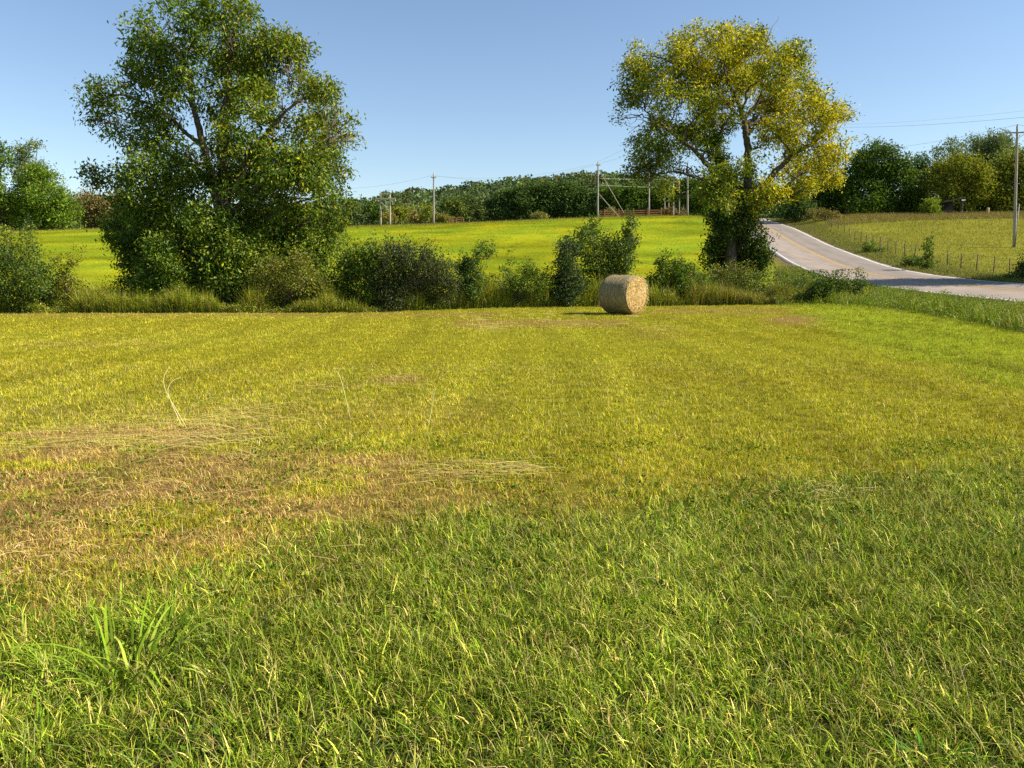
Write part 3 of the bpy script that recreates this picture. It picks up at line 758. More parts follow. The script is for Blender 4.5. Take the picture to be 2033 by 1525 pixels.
LT = [(285, 50, 34, .8), (262, 62, 18, .8), (335, 38, 45), (390, 30, 48), (445, 25, 44), (478, 25, 28), (300, 95, 40), (355, 95, 50), (420, 90, 52), (480, 90, 50), (535, 95, 42), (575, 100, 34), (595, 110, 22),
      (285, 145, 36), (340, 160, 46), (400, 150, 50), (460, 150, 52), (520, 150, 52), (575, 145, 34), (247, 175, 30, .7), (212, 170, 28, .6), (186, 190, 24, .6), (205, 215, 28, .6), (178, 205, 16, .5), (183, 240, 14, .4),
      (245, 220, 34, .7), (290, 210, 42, .9), (335, 225, 40), (440, 210, 46), (500, 210, 55), (560, 210, 55), (610, 205, 40), (640, 180, 32), (640, 225, 42), (668, 215, 28), (690, 235, 18),
      (225, 255, 26, .5), (265, 270, 36, .7), (310, 285, 40, .9), (352, 300, 34, .8), (440, 270, 45), (495, 275, 55), (555, 275, 55), (615, 275, 50), (660, 270, 40), (693, 268, 24), (708, 268, 10, .6),
      (290, 330, 36, .9), (335, 345, 42), (395, 330, 40), (440, 335, 48), (500, 335, 55), (560, 335, 55), (615, 335, 48), (650, 320, 36), (668, 340, 22),
      (250, 350, 26, .8), (215, 360, 24, .7), (185, 362, 18, .7), (182, 342, 9, .5), (270, 375, 34), (320, 395, 46), (385, 395, 48), (450, 395, 50), (510, 395, 52), (570, 395, 50), (620, 390, 42), (650, 395, 36), (675, 402, 20), (700, 405, 8, .4),
      (255, 420, 34, 1.2), (300, 440, 44, 1.3), (360, 450, 46, 1.3), (420, 450, 46, 1.2), (480, 450, 50), (540, 450, 50), (595, 445, 46), (640, 440, 38), (662, 440, 24),
      (228, 452, 22, 1.2), (250, 475, 34, 1.3), (245, 505, 30, 1.3), (232, 520, 18), (285, 505, 42, 1.3), (265, 545, 34, 1.2), (340, 505, 44), (400, 505, 44), (460, 505, 46), (520, 505, 46), (580, 500, 46), (630, 495, 40), (655, 480, 26),
      (310, 560, 40), (370, 560, 40), (430, 560, 40), (500, 560, 40), (570, 560, 40), (630, 550, 38)]
LT = [l + ((1.,) if len(l) == 3 else ()) + (.04 + .26 * (l[0] > 430) * (l[1] < 330) + .15 * (l[0] > 540),) for l in LT]  # right and upper lobes get more pale yellow leaves, sunlight put into the colour
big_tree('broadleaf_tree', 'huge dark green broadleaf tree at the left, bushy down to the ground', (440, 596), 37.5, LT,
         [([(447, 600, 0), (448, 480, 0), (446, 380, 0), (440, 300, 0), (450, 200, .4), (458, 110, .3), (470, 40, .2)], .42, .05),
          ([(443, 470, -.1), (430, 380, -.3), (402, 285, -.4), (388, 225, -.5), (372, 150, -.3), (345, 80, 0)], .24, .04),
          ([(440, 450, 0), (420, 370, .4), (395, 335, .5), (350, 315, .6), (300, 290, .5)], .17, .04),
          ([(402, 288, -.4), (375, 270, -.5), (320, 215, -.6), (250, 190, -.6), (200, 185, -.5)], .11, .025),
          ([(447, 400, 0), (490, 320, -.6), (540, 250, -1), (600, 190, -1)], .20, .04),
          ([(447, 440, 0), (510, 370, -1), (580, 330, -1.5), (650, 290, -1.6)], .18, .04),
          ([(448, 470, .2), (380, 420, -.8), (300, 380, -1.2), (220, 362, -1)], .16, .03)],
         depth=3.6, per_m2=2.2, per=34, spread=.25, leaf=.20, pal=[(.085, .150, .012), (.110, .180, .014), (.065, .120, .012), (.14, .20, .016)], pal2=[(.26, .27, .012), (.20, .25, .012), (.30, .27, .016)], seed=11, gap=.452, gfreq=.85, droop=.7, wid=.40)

RT = [(1275, 110, 28, 1, .5), (1262, 135, 30, 1, .45), (1295, 140, 34, 1, .5), (1310, 165, 36, 1, .35), (1265, 170, 32, 1, .2), (1250, 200, 24, .9, .1), (1280, 205, 38, 1, .15), (1240, 195, 10, .6, .1), (1245, 235, 20, .8, .1), (1275, 245, 32, .9, .05), (1315, 230, 42, 1, .15), (1320, 195, 35, 1, .2),
      (1345, 95, 26, 1, .7), (1375, 85, 38, 1, .8), (1420, 80, 36, 1, .8), (1435, 68, 22, 1, .7), (1460, 90, 40, 1, .7), (1500, 85, 36, 1, .6), (1520, 75, 22, 1, .55), (1545, 100, 34, 1, .5), (1580, 110, 26, 1, .4), (1340, 125, 34, 1, .55), (1385, 130, 44, 1, .8), (1435, 130, 46, 1, .8), (1490, 130, 46, 1, .7), (1540, 140, 42, 1, .6), (1580, 145, 30, 1, .5), (1600, 150, 15, .8, .5),
      (1345, 165, 34, 1, .4), (1385, 175, 38, 1, .5), (1420, 175, 30, .9, .5), (1500, 165, 30, .7, .6), (1545, 180, 38, 1, .65), (1585, 185, 36, 1, .65), (1615, 190, 28, 1, .65), (1355, 205, 36, 1, .25), (1395, 210, 32, 1, .3), (1375, 245, 36, 1, .12), (1340, 255, 34, .9, .1), (1450, 195, 26, .8, .6), (1425, 215, 28, 1, .4), (1465, 225, 20, .7, .5), (1515, 215, 28, .9, .7), (1480, 165, 30, 1, .6), (1445, 245, 22, .8, .3), (1510, 245, 24, .9, .6),
      (1550, 220, 38, 1, .75), (1595, 225, 38, 1, .75), (1635, 220, 30, 1, .75), (1660, 225, 26, 1, .75), (1680, 232, 10, .7, .6), (1540, 260, 34, 1, .75), (1580, 265, 38, 1, .8), (1625, 260, 38, 1, .8), (1655, 260, 26, 1, .8), (1670, 285, 16, .9, .85), (1560, 300, 32, .9, .75), (1600, 300, 38, 1, .75), (1640, 300, 32, 1, .85), (1662, 315, 18, 1, .85), (1600, 340, 36, 1, .75), (1640, 340, 28, 1, .8), (1660, 360, 16, .9, .7), (1555, 340, 34, 1, .7), (1575, 375, 28, .9, .65), (1535, 375, 28, .9, .6), (1620, 370, 18, .8, .7), (1525, 330, 28, .9, .5), (1510, 290, 24, .8, .6),
      (1295, 280, 28, .9, .05), (1270, 280, 20, .8, .05), (1265, 310, 22, .75, .05), (1300, 315, 30, .85, .08), (1330, 300, 30, .85, .08), (1260, 335, 20, .9, .1), (1285, 365, 20, .9, .1), (1325, 370, 24, .8, .1), (1290, 345, 26, .9, .15), (1330, 345, 30, .9, .12), (1365, 330, 32, .9, .08), (1375, 290, 34, 1, .05), (1400, 260, 30, 1, .1), (1410, 300, 26, 1, .1), (1400, 340, 30, .8, .08), (1310, 370, 20, .5, .15), (1350, 385, 18, .3, .1), (1430, 350, 32, 1, .05), (1470, 392, 32, 1, .1), (1505, 400, 28, .9, .3), (1400, 385, 24, .9, .08), (1440, 400, 30, 1, .05), (1480, 330, 24, .8, .25), (1500, 365, 30, .9, .3), (1460, 360, 28, .9, .1), (1420, 370, 26, .9, .05)]
rt, rtb = big_tree('yellowing_tree', 'round crowned tree turning yellow beside the road, ivy on its trunk', (1462, 548), 44., RT,
         [([(1452, 556, 0), (1450, 470, 0), (1446, 400, 0), (1432, 330, 0), (1420, 265, .2), (1405, 200, .3), (1385, 130, .2)], .34, .05),
          ([(1470, 500, .1), (1484, 400, .1), (1486, 330, .1), (1482, 270, 0), (1477, 235, 0)], .26, .15),
          ([(1478, 238, 0), (1462, 195, -.2), (1445, 165, -.2), (1432, 115, 0)], .13, .03),
          ([(1477, 236, 0), (1505, 205, .2), (1515, 175, .2), (1510, 120, .1)], .12, .03),
          ([(1477, 238, 0), (1460, 225, .2), (1440, 205, .3), (1425, 190, .3)], .08, .02),
          ([(1507, 205, .2), (1535, 195, .2), (1560, 160, .1)], .07, .02),
          ([(1484, 430, .1), (1530, 350, -.5), (1570, 310, -.8), (1620, 280, -.9), (1660, 250, -.8)], .20, .03),
          ([(1484, 450, .1), (1530, 400, .8), (1580, 350, 1), (1630, 330, 1)], .14, .03),
          ([(1446, 385, 0), (1390, 355, -.4), (1350, 340, -.5), (1300, 345, -.5)], .12, .025),
          ([(1448, 410, 0), (1400, 345, .5), (1350, 390, .6)], .08, .02),
          ([(1440, 365, 0), (1380, 300, -.6), (1330, 260, -.9), (1280, 220, -.9)], .17, .03),
          ([(1444, 390, 0), (1410, 380, -.8), (1385, 395, -.9)], .06, .02)],
         depth=3.6, per_m2=3.3, per=24, spread=.22, leaf=.175, pal=[(.115, .18, .012), (.085, .14, .012), (.16, .22, .014), (.22, .26, .016)], pal2=[(.46, .45, .012), (.56, .49, .014), (.38, .41, .013), (.60, .47, .016)], seed=23, gap=.448, gfreq=.9, droop=.45, wid=.42)
# ivy climbing both trunks belongs to the tree
IV = [(1452, 400, 26, 1.4), (1440, 360, 26, 1.4), (1425, 320, 22, 1.3), (1418, 280, 18, 1.2), (1450, 440, 40, 1.5), (1480, 440, 34, 1.4), (1486, 390, 18, 1.), (1490, 340, 14, .9), (1420, 440, 22), (1445, 480, 44, 1.5), (1490, 480, 42, 1.4), (1515, 470, 18), (1415, 490, 24), (1430, 520, 36, 1.4), (1480, 525, 42, 1.4), (1510, 515, 28, 1.2), (1525, 500, 14, .8), (1405, 515, 18), (1455, 550, 36, 1.2)]
IV = [(1462 + (l[0] - 1462) * .93, l[1], l[2] * .86) + tuple(l[3:]) for l in IV]
lw = lobes_world(IV, 44., 1.2, 5)
P_, O, T = crown_points(lw, 9, 5, .2, .36, 1.4, rtb[2] + .05)
V, F_, Cc = leaves_from(P_, O, T + .08, 12, .18, .13, [(.045, .09, .010), (.065, .12, .012), (.035, .07, .010)], [(.16, .24, .015), (.19, .22, .02)], 6, .5, .7)
mesh_raw('ivy', V, F_, M_LEAF, rt, Cc, False, rtb)['label'] = 'dark ivy thick around the trunk'

# ================================================================== bushes of the hedge line
GB = 'bushes growing along the field edge'
plant('bush', 'big leafy bush cut by the left frame edge', 'bush', (30, 618), 32.6, [(22, 500, 26, .8, .3), (60, 500, 22, .8, .15), (52, 472, 10, .8, .2), (15, 525, 34, 1, .25), (66, 532, 24), (20, 560, 46), (70, 560, 34), (90, 548, 13, .8), (92, 585, 18, .9), (40, 598, 34), (-30, 520, 50), (-40, 570, 50), (75, 600, 22), (55, 456, 6, .6), (5, 475, 16, .7, .5)],
      depth=.9, per_m2=26, per=9, spread=.16, leaf=.085, pal=PAL_DARK, pal2=[(.15, .18, .018), (.20, .20, .02)], seed=31, gap=.40, gfreq=2., trunks=6, trunk_r=.025, group=GB)
plant('sapling', 'thin open sapling just right of the left edge bush', 'sapling', (128, 600), 32.9, [(118, 532, 13, .9), (112, 518, 7), (140, 528, 9, .8), (155, 521, 6, .8), (128, 550, 16), (140, 560, 14), (115, 566, 14), (130, 580, 18), (160, 556, 7, .6), (155, 580, 8)],
      depth=.4, per_m2=34, per=8, spread=.10, leaf=.08, pal=PAL_OLIVE, pal2=PAL_YEL, seed=32, gap=.36, gfreq=2.5, trunk_r=.022, group=GB)
plant('bush', 'light green broad leaved bush in front of the huge tree, left side', 'bush', (320, 615), 33.6, [(305, 505, 18, .9), (330, 495, 14, .8), (300, 530, 24), (335, 525, 24), (310, 560, 32), (345, 555, 26), (280, 560, 18), (320, 590, 34), (360, 585, 24), (285, 592, 22)],
      depth=.8, per_m2=24, per=9, spread=.15, leaf=.12, pal=PAL_MID, pal2=[(.14, .19, .02), (.11, .16, .02)], seed=33, gap=.40, gfreq=2., trunks=5, trunk_r=.022, group=GB, wid=.5)
plant('bush', 'tall shrub with pale top sprays before the huge tree trunk', 'bush', (440, 612), 33.9, [(412, 445, 14, .8, .2), (402, 460, 14, .8, .2), (375, 445, 8, .6), (425, 480, 20, .9), (455, 500, 28), (440, 520, 26), (470, 525, 24), (410, 545, 30), (450, 555, 34), (485, 560, 26), (395, 580, 28), (440, 590, 34), (480, 592, 24)],
      depth=.8, per_m2=22, per=9, spread=.16, leaf=.12, pal=PAL_MID, pal2=[(.15, .18, .02), (.17, .17, .03)], seed=34, gap=.42, gfreq=2., trunks=5, trunk_r=.025, group=GB, wid=.5)
plant('bush', 'brownish green weedy bush below the huge tree, right of its trunk', 'bush', (555, 613), 33.4, [(545, 535, 24, .9), (590, 530, 26, .9), (520, 560, 30), (560, 565, 32), (605, 560, 30), (635, 570, 24), (530, 592, 30), (580, 595, 32), (625, 595, 26), (500, 590, 20)],
      depth=.8, per_m2=24, per=9, spread=.14, leaf=.085, pal=PAL_OLIVE, pal2=PAL_BROWN, seed=35, gap=.40, gfreq=2., trunks=6, trunk_r=.018, group=GB)
plant('bush', 'light green bush between the huge tree and the wide dark bush', 'bush', (705, 614), 34.0, [(735, 500, 18, .9, .3), (700, 508, 18, .9, .3), (690, 530, 24, 1, .2), (740, 525, 26, 1, .2), (675, 560, 26), (710, 560, 34), (750, 560, 28), (690, 592, 30), (735, 592, 30)],
      depth=.8, per_m2=26, per=9, spread=.15, leaf=.11, pal=PAL_MID, pal2=[(.15, .19, .02), (.12, .17, .02)], seed=36, gap=.38, gfreq=2., trunks=6, trunk_r=.02, group=GB)
plant('bush', 'wide dense dark bush in the middle of the hedge line', 'bush', (815, 612), 33.6, [(778, 500, 18), (800, 505, 24), (830, 515, 24), (855, 525, 22), (770, 530, 28), (810, 540, 34), (850, 545, 30), (885, 540, 22), (900, 560, 18), (770, 570, 32), (815, 575, 36), (860, 575, 34), (890, 580, 24), (790, 598, 28), (840, 600, 30), (765, 598, 22)],
      depth=.9, per_m2=30, per=10, spread=.14, leaf=.085, pal=[(.042, .060, .020), (.055, .072, .022), (.035, .050, .018), (.070, .085, .03)], pal2=PAL_OLIVE, seed=37, gap=.36, gfreq=2., trunks=8, trunk_r=.02, group=GB, wid=.36)
plant('sapling', 'slender sumac with drooping leaves sticking up right of the dark bush', 'sapling', (938, 608), 34.2, [(956, 492, 6, .8), (950, 503, 11), (968, 505, 8, .8), (975, 500, 5), (930, 520, 14), (945, 524, 12), (918, 532, 12), (935, 548, 22), (955, 556, 16), (920, 560, 18), (940, 580, 20)],
      depth=.5, per_m2=34, per=8, spread=.11, leaf=.12, pal=[(.05, .09, .014), (.065, .11, .016)], pal2=[(.12, .16, .02), (.09, .14, .02)], seed=38, gap=.36, gfreq=2.4, trunk_r=.025, group=GB, wid=.3)
plant('bush', 'loose bush of thin pale twigs right of the slender sumac', 'bush', (1040, 608), 34.6, [(1015, 525, 9, .7, .4), (1040, 522, 12, .7, .4), (1003, 540, 12, .8), (1045, 540, 18, .9), (1070, 545, 14, .9), (1085, 540, 10), (1025, 560, 24), (1060, 562, 26), (1085, 565, 18), (1005, 570, 18), (1040, 588, 24), (1075, 590, 22)],
      depth=.7, per_m2=28, per=9, spread=.13, leaf=.085, pal=PAL_MID, pal2=PAL_OLIVE, seed=39, gap=.42, gfreq=2.2, trunks=6, trunk_r=.016, group=GB)
plant('bush', 'narrow dark column shaped bush left of the tall shrub', 'bush', (1128, 606), 34.8, [(1130, 485, 9), (1118, 500, 14), (1138, 502, 12), (1122, 520, 20), (1130, 545, 24), (1118, 560, 18), (1135, 570, 24), (1122, 590, 22), (1100, 585, 14)],
      depth=.45, per_m2=44, per=10, spread=.12, leaf=.09, pal=[(.030, .052, .016), (.042, .07, .018), (.055, .08, .026)], pal2=PAL_MID, seed=40, gap=.32, gfreq=2.2, trunks=3, trunk_r=.03, group=GB)
plant('shrub', 'tall two topped shrub standing behind and left of the bale', 'shrub', (1195, 604), 36.2, [(1172, 446, 7, .7), (1148, 465, 10, .8), (1165, 468, 16, .9), (1185, 478, 18, .9), (1150, 488, 12), (1172, 500, 26), (1205, 500, 24), (1245, 462, 12, .9), (1260, 446, 8, .8), (1262, 435, 4, .6), (1238, 485, 20, 1.1), (1255, 480, 10), (1235, 510, 24), (1195, 528, 30), (1230, 540, 26), (1168, 540, 24), (1205, 560, 30), (1250, 560, 14, .7), (1240, 575, 22), (1175, 580, 28), (1210, 592, 26)],
      depth=.9, per_m2=26, per=9, spread=.14, leaf=.10, pal=PAL_DARK, pal2=PAL_OLIVE, seed=41, gap=.42, gfreq=2., trunks=7, trunk_r=.03, group=GB)
plant('bush', 'row of upright leafy weeds forming a low bush right of the bale', 'bush', (1340, 602), 37.2, [(1312, 525, 10), (1318, 545, 18), (1340, 530, 10), (1345, 548, 18), (1368, 528, 9), (1372, 548, 18), (1300, 560, 16), (1330, 570, 24), (1365, 572, 24), (1390, 565, 18), (1310, 590, 20), (1350, 592, 22)],
      depth=.6, per_m2=30, per=9, spread=.12, leaf=.11, pal=PAL_MID, pal2=PAL_OLIVE, seed=42, gap=.36, gfreq=2.2, trunks=8, trunk_r=.014, group=GB)
plant('bush', 'low brown green bush at the foot of the yellowing tree', 'bush', (1440, 600), 39.5, [(1410, 560, 20), (1440, 552, 24), (1480, 556, 26), (1425, 580, 22), (1465, 582, 26), (1505, 570, 20), (1500, 590, 16)],
      depth=.6, per_m2=26, per=8, spread=.13, leaf=.08, pal=PAL_OLIVE, pal2=PAL_BROWN, seed=43, gap=.38, gfreq=2.2, trunks=6, trunk_r=.014, group=GB)
plant('bush', 'dark low bush on the bank below the road bend', 'bush', (1640, 603), 36., [(1600, 582, 16), (1625, 574, 20), (1652, 572, 20), (1680, 572, 18), (1705, 570, 13), (1615, 594, 14), (1650, 592, 18), (1690, 588, 14)],
      depth=.6, per_m2=34, per=9, spread=.12, leaf=.09, pal=PAL_DARK, pal2=PAL_OLIVE, seed=44, gap=.36, gfreq=2.2, trunks=6, trunk_r=.014, group=GB)
GF = 'shrubs along the pasture fence'
plant('bush', 'dark shaded bush at the right frame edge beyond the road', 'bush', (2030, 562), 47., [(2030, 545, 20), (2008, 552, 12), (2055, 540, 24), (2035, 530, 10)], depth=.7, per_m2=26, per=9, spread=.15, leaf=.11, pal=PAL_DARK, pal2=PAL_OLIVE, seed=45, gap=.34, gfreq=2., trunks=4, trunk_r=.02, group=GF)
plant('sapling', 'leafy weed sapling standing at the gap in the fence posts', 'sapling', (1842, 532), 59., [(1846, 484, 4, .4), (1838, 494, 5, .4), (1848, 502, 6, .4), (1840, 512, 7, .4), (1828, 518, 7, .5), (1850, 522, 7, .5), (1838, 528, 8, .5)], depth=.4, per_m2=34, per=8, spread=.14, leaf=.15, pal=PAL_MID, pal2=PAL_OLIVE, seed=46, gap=.32, gfreq=2., trunk_r=.03, group=GF)
plant('bush', 'small round weed clump beside the road at mid slope', 'bush', (1738, 508), 75., [(1730, 498, 9), (1742, 500, 9), (1752, 503, 7), (1722, 494, 6)], depth=.5, per_m2=20, per=8, spread=.16, leaf=.16, pal=PAL_MID, pal2=PAL_OLIVE, seed=47, gap=.34, gfreq=1.6, trunks=3, trunk_r=.02, group=GF)
plant('bush', 'small dark weed clump nearer the fence at the slope foot', 'bush', (1820, 535), 62., [(1810, 524, 8), (1822, 528, 8), (1798, 526, 6)], depth=.5, per_m2=20, per=8, spread=.16, leaf=.15, pal=PAL_DARK, pal2=PAL_OLIVE, seed=48, gap=.34, gfreq=1.6, trunks=3, trunk_r=.02, group=GF)
plant('bush', 'brown dead weed clump where fence and road meet at the crest', 'bush', (1625, 436), 116., [(1612, 426, 9), (1628, 424, 10), (1645, 427, 9), (1660, 429, 7), (1600, 432, 7)], depth=.8, per_m2=7, per=8, spread=.25, leaf=.26, pal=PAL_BROWN, pal2=PAL_OLIVE, seed=49, gap=.34, gfreq=1., trunks=4, trunk_r=.03, group=GF, mat=M_FAR)

# ================================================================== tall weeds (uncountable)
def weeds(name, label, n, region, hmin, hmax, w, cols, probs, tip, brown=None, segs=3, lf=.22):
    X, Y, hm = region(n); Z = ground_z(X, Y); n = len(X)
    c = pick(cols, probs, n)
    if brown is not None:
        px, py = pix(X, Y, Z); b = (RNG.random(n) < brown(px)); c = np.where(b[:, None], pick(PAL_BROWN + [(.24, .17, .07), (.30, .22, .09)], [1, 1, 1, 1, 1.4, 1], n), c)
    p = blades(name, X, Y, RNG.uniform(hmin, hmax, n) * hm, RNG.uniform(.6, 1.4, n) * w, np.abs(RNG.normal(.45, .35, n)), RNG.uniform(0, 6.28, n), c * .9, c * np.array(tip), segs, M_GRASS, z=Z)
    # leafy tops on some of the stems
    k = RNG.random(n) < lf; m = k.sum()
    q = np.stack([X[k], Y[k], Z[k] + RNG.uniform(.2, .8, m) * hmax * .7 * hm[k]], 1)
    q = np.repeat(q, 5, 0) + RNG.normal(0, .08, (m * 5, 3))
    lv = leaf_cards(q, RNG.uniform(.05, .12, len(q)), np.repeat(c[k], 5, 0) * RNG.uniform(.7, 1.3, (len(q), 1)), .3, .4, 5)
    tag(join_mesh(name, [p, lv], M_LEAF), label, 'weeds', kind='stuff')

def reg_hedge(n):
    px = RNG.uniform(-350, 1720, n); ey = edge_y(px)
    Y0 = np.interp(px, [-400, 0, 700, 1000, 1250, 1400, 1600, 1720], [32, 32, 32.2, 34, 35, 36, 36, 33.5])
    Y = Y0 + np.abs(RNG.normal(0, 1.6, n)) + .1
    X = (px - CX) / F * Y * 1.0
    tall = fbm(np.c_[X, Y] / 1.1 + 3, 2)
    return X, Y, np.clip(.2 + 2.4 * (tall - .28), .15, 1.6) * np.interp(px, [880, 930, 1010, 1060], [1, 1.25, 1.25, 1])
weeds('weeds', 'tangled tall weeds along the foot of the hedge line', 110000, reg_hedge, .40, 1.15, .018,
      [(.17, .25, .014), (.25, .31, .020), (.12, .18, .014), (.42, .41, .06), (.48, .37, .11)], [.30, .27, .20, .16, .07], (1.25, 1.15, 1.0),
      brown=lambda p: np.interp(p, [-300, 150, 170, 300, 600, 700, 1300, 1380, 1480, 1580, 1650], [.05, .08, .15, .06, .2, .05, .05, .4, .5, .35, .08]), lf=.16)
def undergrowth(n):
    X, Y, hm = reg_hedge(n); Y = Y + RNG.uniform(.5, 2.2, n); Z = ground_z(X, Y)
    t = fbm(np.c_[X, Y] / .9 + 50, 3); k = t > .40; X, Y, Z, t = X[k], Y[k], Z[k], t[k]; m = len(X)
    P_ = np.stack([X, Y, Z + RNG.random(m) ** .8 * np.clip((t - .36) * 6.5, .2, 1.5)], 1)
    c = pick(PAL_DARK + PAL_MID + [(.20, .20, .03)], [1, 1, 1.2, 1, 1, 1, .8, .8, .6], m)
    V, F_, Cc = leaf_cards(P_, RNG.uniform(.06, .15, m), c * RNG.uniform(.7, 1.3, (m, 1)), .3, .45, 8)
    tag(mesh_raw('undergrowth', V, F_, M_LEAF, cols=Cc), 'tangled leafy undergrowth filling the hedge line between the bushes', 'undergrowth', kind='stuff')
undergrowth(75000)
def reg_verge(n):
    k = RNG.integers(20, len(ROAD) - 60, n); o = -RNG.uniform(3.45, 12, n)
    p = ROAD[k] + o[:, None] * RN[k] + RNG.uniform(-.5, .5, (n, 1)) * _T[k]
    X, Y = p[:, 0], p[:, 1]; Z = ground_z(X, Y); px, py = pix(X, np.maximum(Y, 1), Z)
    m = (py < edge_y(px) + 3 * RNG.normal(size=n)) & (Y > 8) & (Y < 66) & (px > 1540)
    X, Y = X[m], Y[m]; px = px[m]
    hh = np.clip(.25 + 1.9 * (fbm(np.c_[X, Y] / 1.1 + 8, 2) - .25), .2, 1.5)
    return X, Y, hh * np.interp(np.abs(o[m]), [3.9, 5, 12], [.35, .8, 1])
weeds('verge_grass', 'tall rank green grass on the bank between field and road', 280000, reg_verge, .25, .70, .017,
      [(.14, .22, .012), (.19, .26, .015), (.09, .15, .012), (.26, .28, .03)], [.35, .3, .2, .15], (1.3, 1.2, 1.1), brown=lambda p: np.interp(p, [1540, 1640, 1720, 1950, 2033], [.35, .1, .06, .06, .2]))
def reg_far(n):
    k = RNG.integers(60, len(ROAD) - 90, n); o = 3.4 + np.abs(RNG.normal(0, 2.6, n))
    p = ROAD[k] + o[:, None] * RN[k] + RNG.uniform(-.5, .5, (n, 1)) * _T[k]
    m = (p[:, 1] > 25)
    p = p[m]; return p[:, 0], p[:, 1], .3 + 1.0 * fbm(p[:, :2] / 2. + 8, 2) * np.interp(o[m], [3.8, 5, 8], [.3, .6, 1])
weeds('roadside_grass', 'mixed green and brown grass between road and pasture fence', 30000, reg_far, .2, .55, .02,
      [(.12, .17, .02), (.16, .18, .03), (.20, .17, .05), (.09, .12, .02)], [.35, .3, .2, .15], (1.2, 1.15, 1.1), brown=lambda p: np.interp(p, [1540, 1640, 1720, 2033], [.5, .3, .12, .15]), segs=2)
def reg_crest(n):
    Y = RNG.uniform(108, 120, n); X = RNG.uniform(.40, .72, n) * Y; d, s, z = road_dist(X, Y); k = s > 5; return X[k], Y[k], np.ones(k.sum())
weeds('pasture_edge_weeds', 'brown seeding grass along the top edge of the pasture', 16000, reg_crest, .25, .7, .04, [(.24, .19, .06), (.18, .13, .05), (.20, .19, .04)], [.4, .3, .3], (1.1, 1.05, 1), segs=1)
def reg_fieldcrest(n):
    Y = RNG.uniform(126, 140, n); X = RNG.uniform(-.75, .30, n) * Y; return X, Y, np.ones(n)
weeds('crest_weeds', 'thin dry grass along the crest of the green field', 14000, reg_fieldcrest, .15, .38, .04, [(.24, .21, .03), (.18, .20, .02), (.28, .22, .07)], [.4, .4, .2], (1.1, 1.05, 1), segs=1)

# broad bladed grass clumps in the foreground, each a thing
def clump(px, py, n, h, w, label, cols, seed, brown=False, rad=.08):
    b = gpt(px, py); b[2] = gz1(b[0], b[1]); r = np.random.default_rng(seed)
    a = r.uniform(0, 6.28, n); rr = rad * np.sqrt(r.random(n)); az = a + r.normal(0, .5, n)
    c = np.asarray(cols)[r.integers(0, len(cols), n)]
    V, F_, Cc = blades('x', b[0] + rr * np.cos(a), b[1] + rr * np.sin(a), h * r.uniform(.4, 1.1, n), w * r.uniform(.6, 1.2, n), r.uniform(.75, 1.75, n), az, c * .8, c * 1.2, 6, None, roll=r.normal(0, .25, n))
    o = mesh_raw('grass_clump', V, F_, M_GRASS, None, Cc, False, b); o.location = Vector(b)
    tag(o, label, 'grass clump', 'broad bladed grass clumps in the foreground')
GRN = [(.17, .28, .015), (.22, .33, .02), (.12, .21, .012), (.30, .38, .05), (.15, .25, .015)]
clump(262, 1350, 56, .42, .016, 'largest broad bladed grass clump, arching blades, left foreground', GRN, 1, rad=.20)
clump(330, 1262, 26, .30, .013, 'smaller grass clump with upright pale blades just behind the largest clump', GRN, 2, rad=.07)
clump(108, 1345, 22, .28, .012, 'grass clump with few upright blades near the left frame edge', GRN, 3, rad=.06)
clump(90, 1490, 20, .26, .013, 'grass clump of long slanting blades in the bottom left corner', GRN, 4, rad=.07)
clump(1855, 1525, 40, .13, .010, 'bright green leafy tuft near the bottom right corner', [(.10, .24, .02), (.13, .28, .03), (.07, .18, .02)], 5, rad=.09)
clump(1520, 1260, 14, .17, .010, 'pale grass clump with flat drooping blades, right of the centre foreground', GRN + [(.22, .26, .08)], 6, rad=.06)

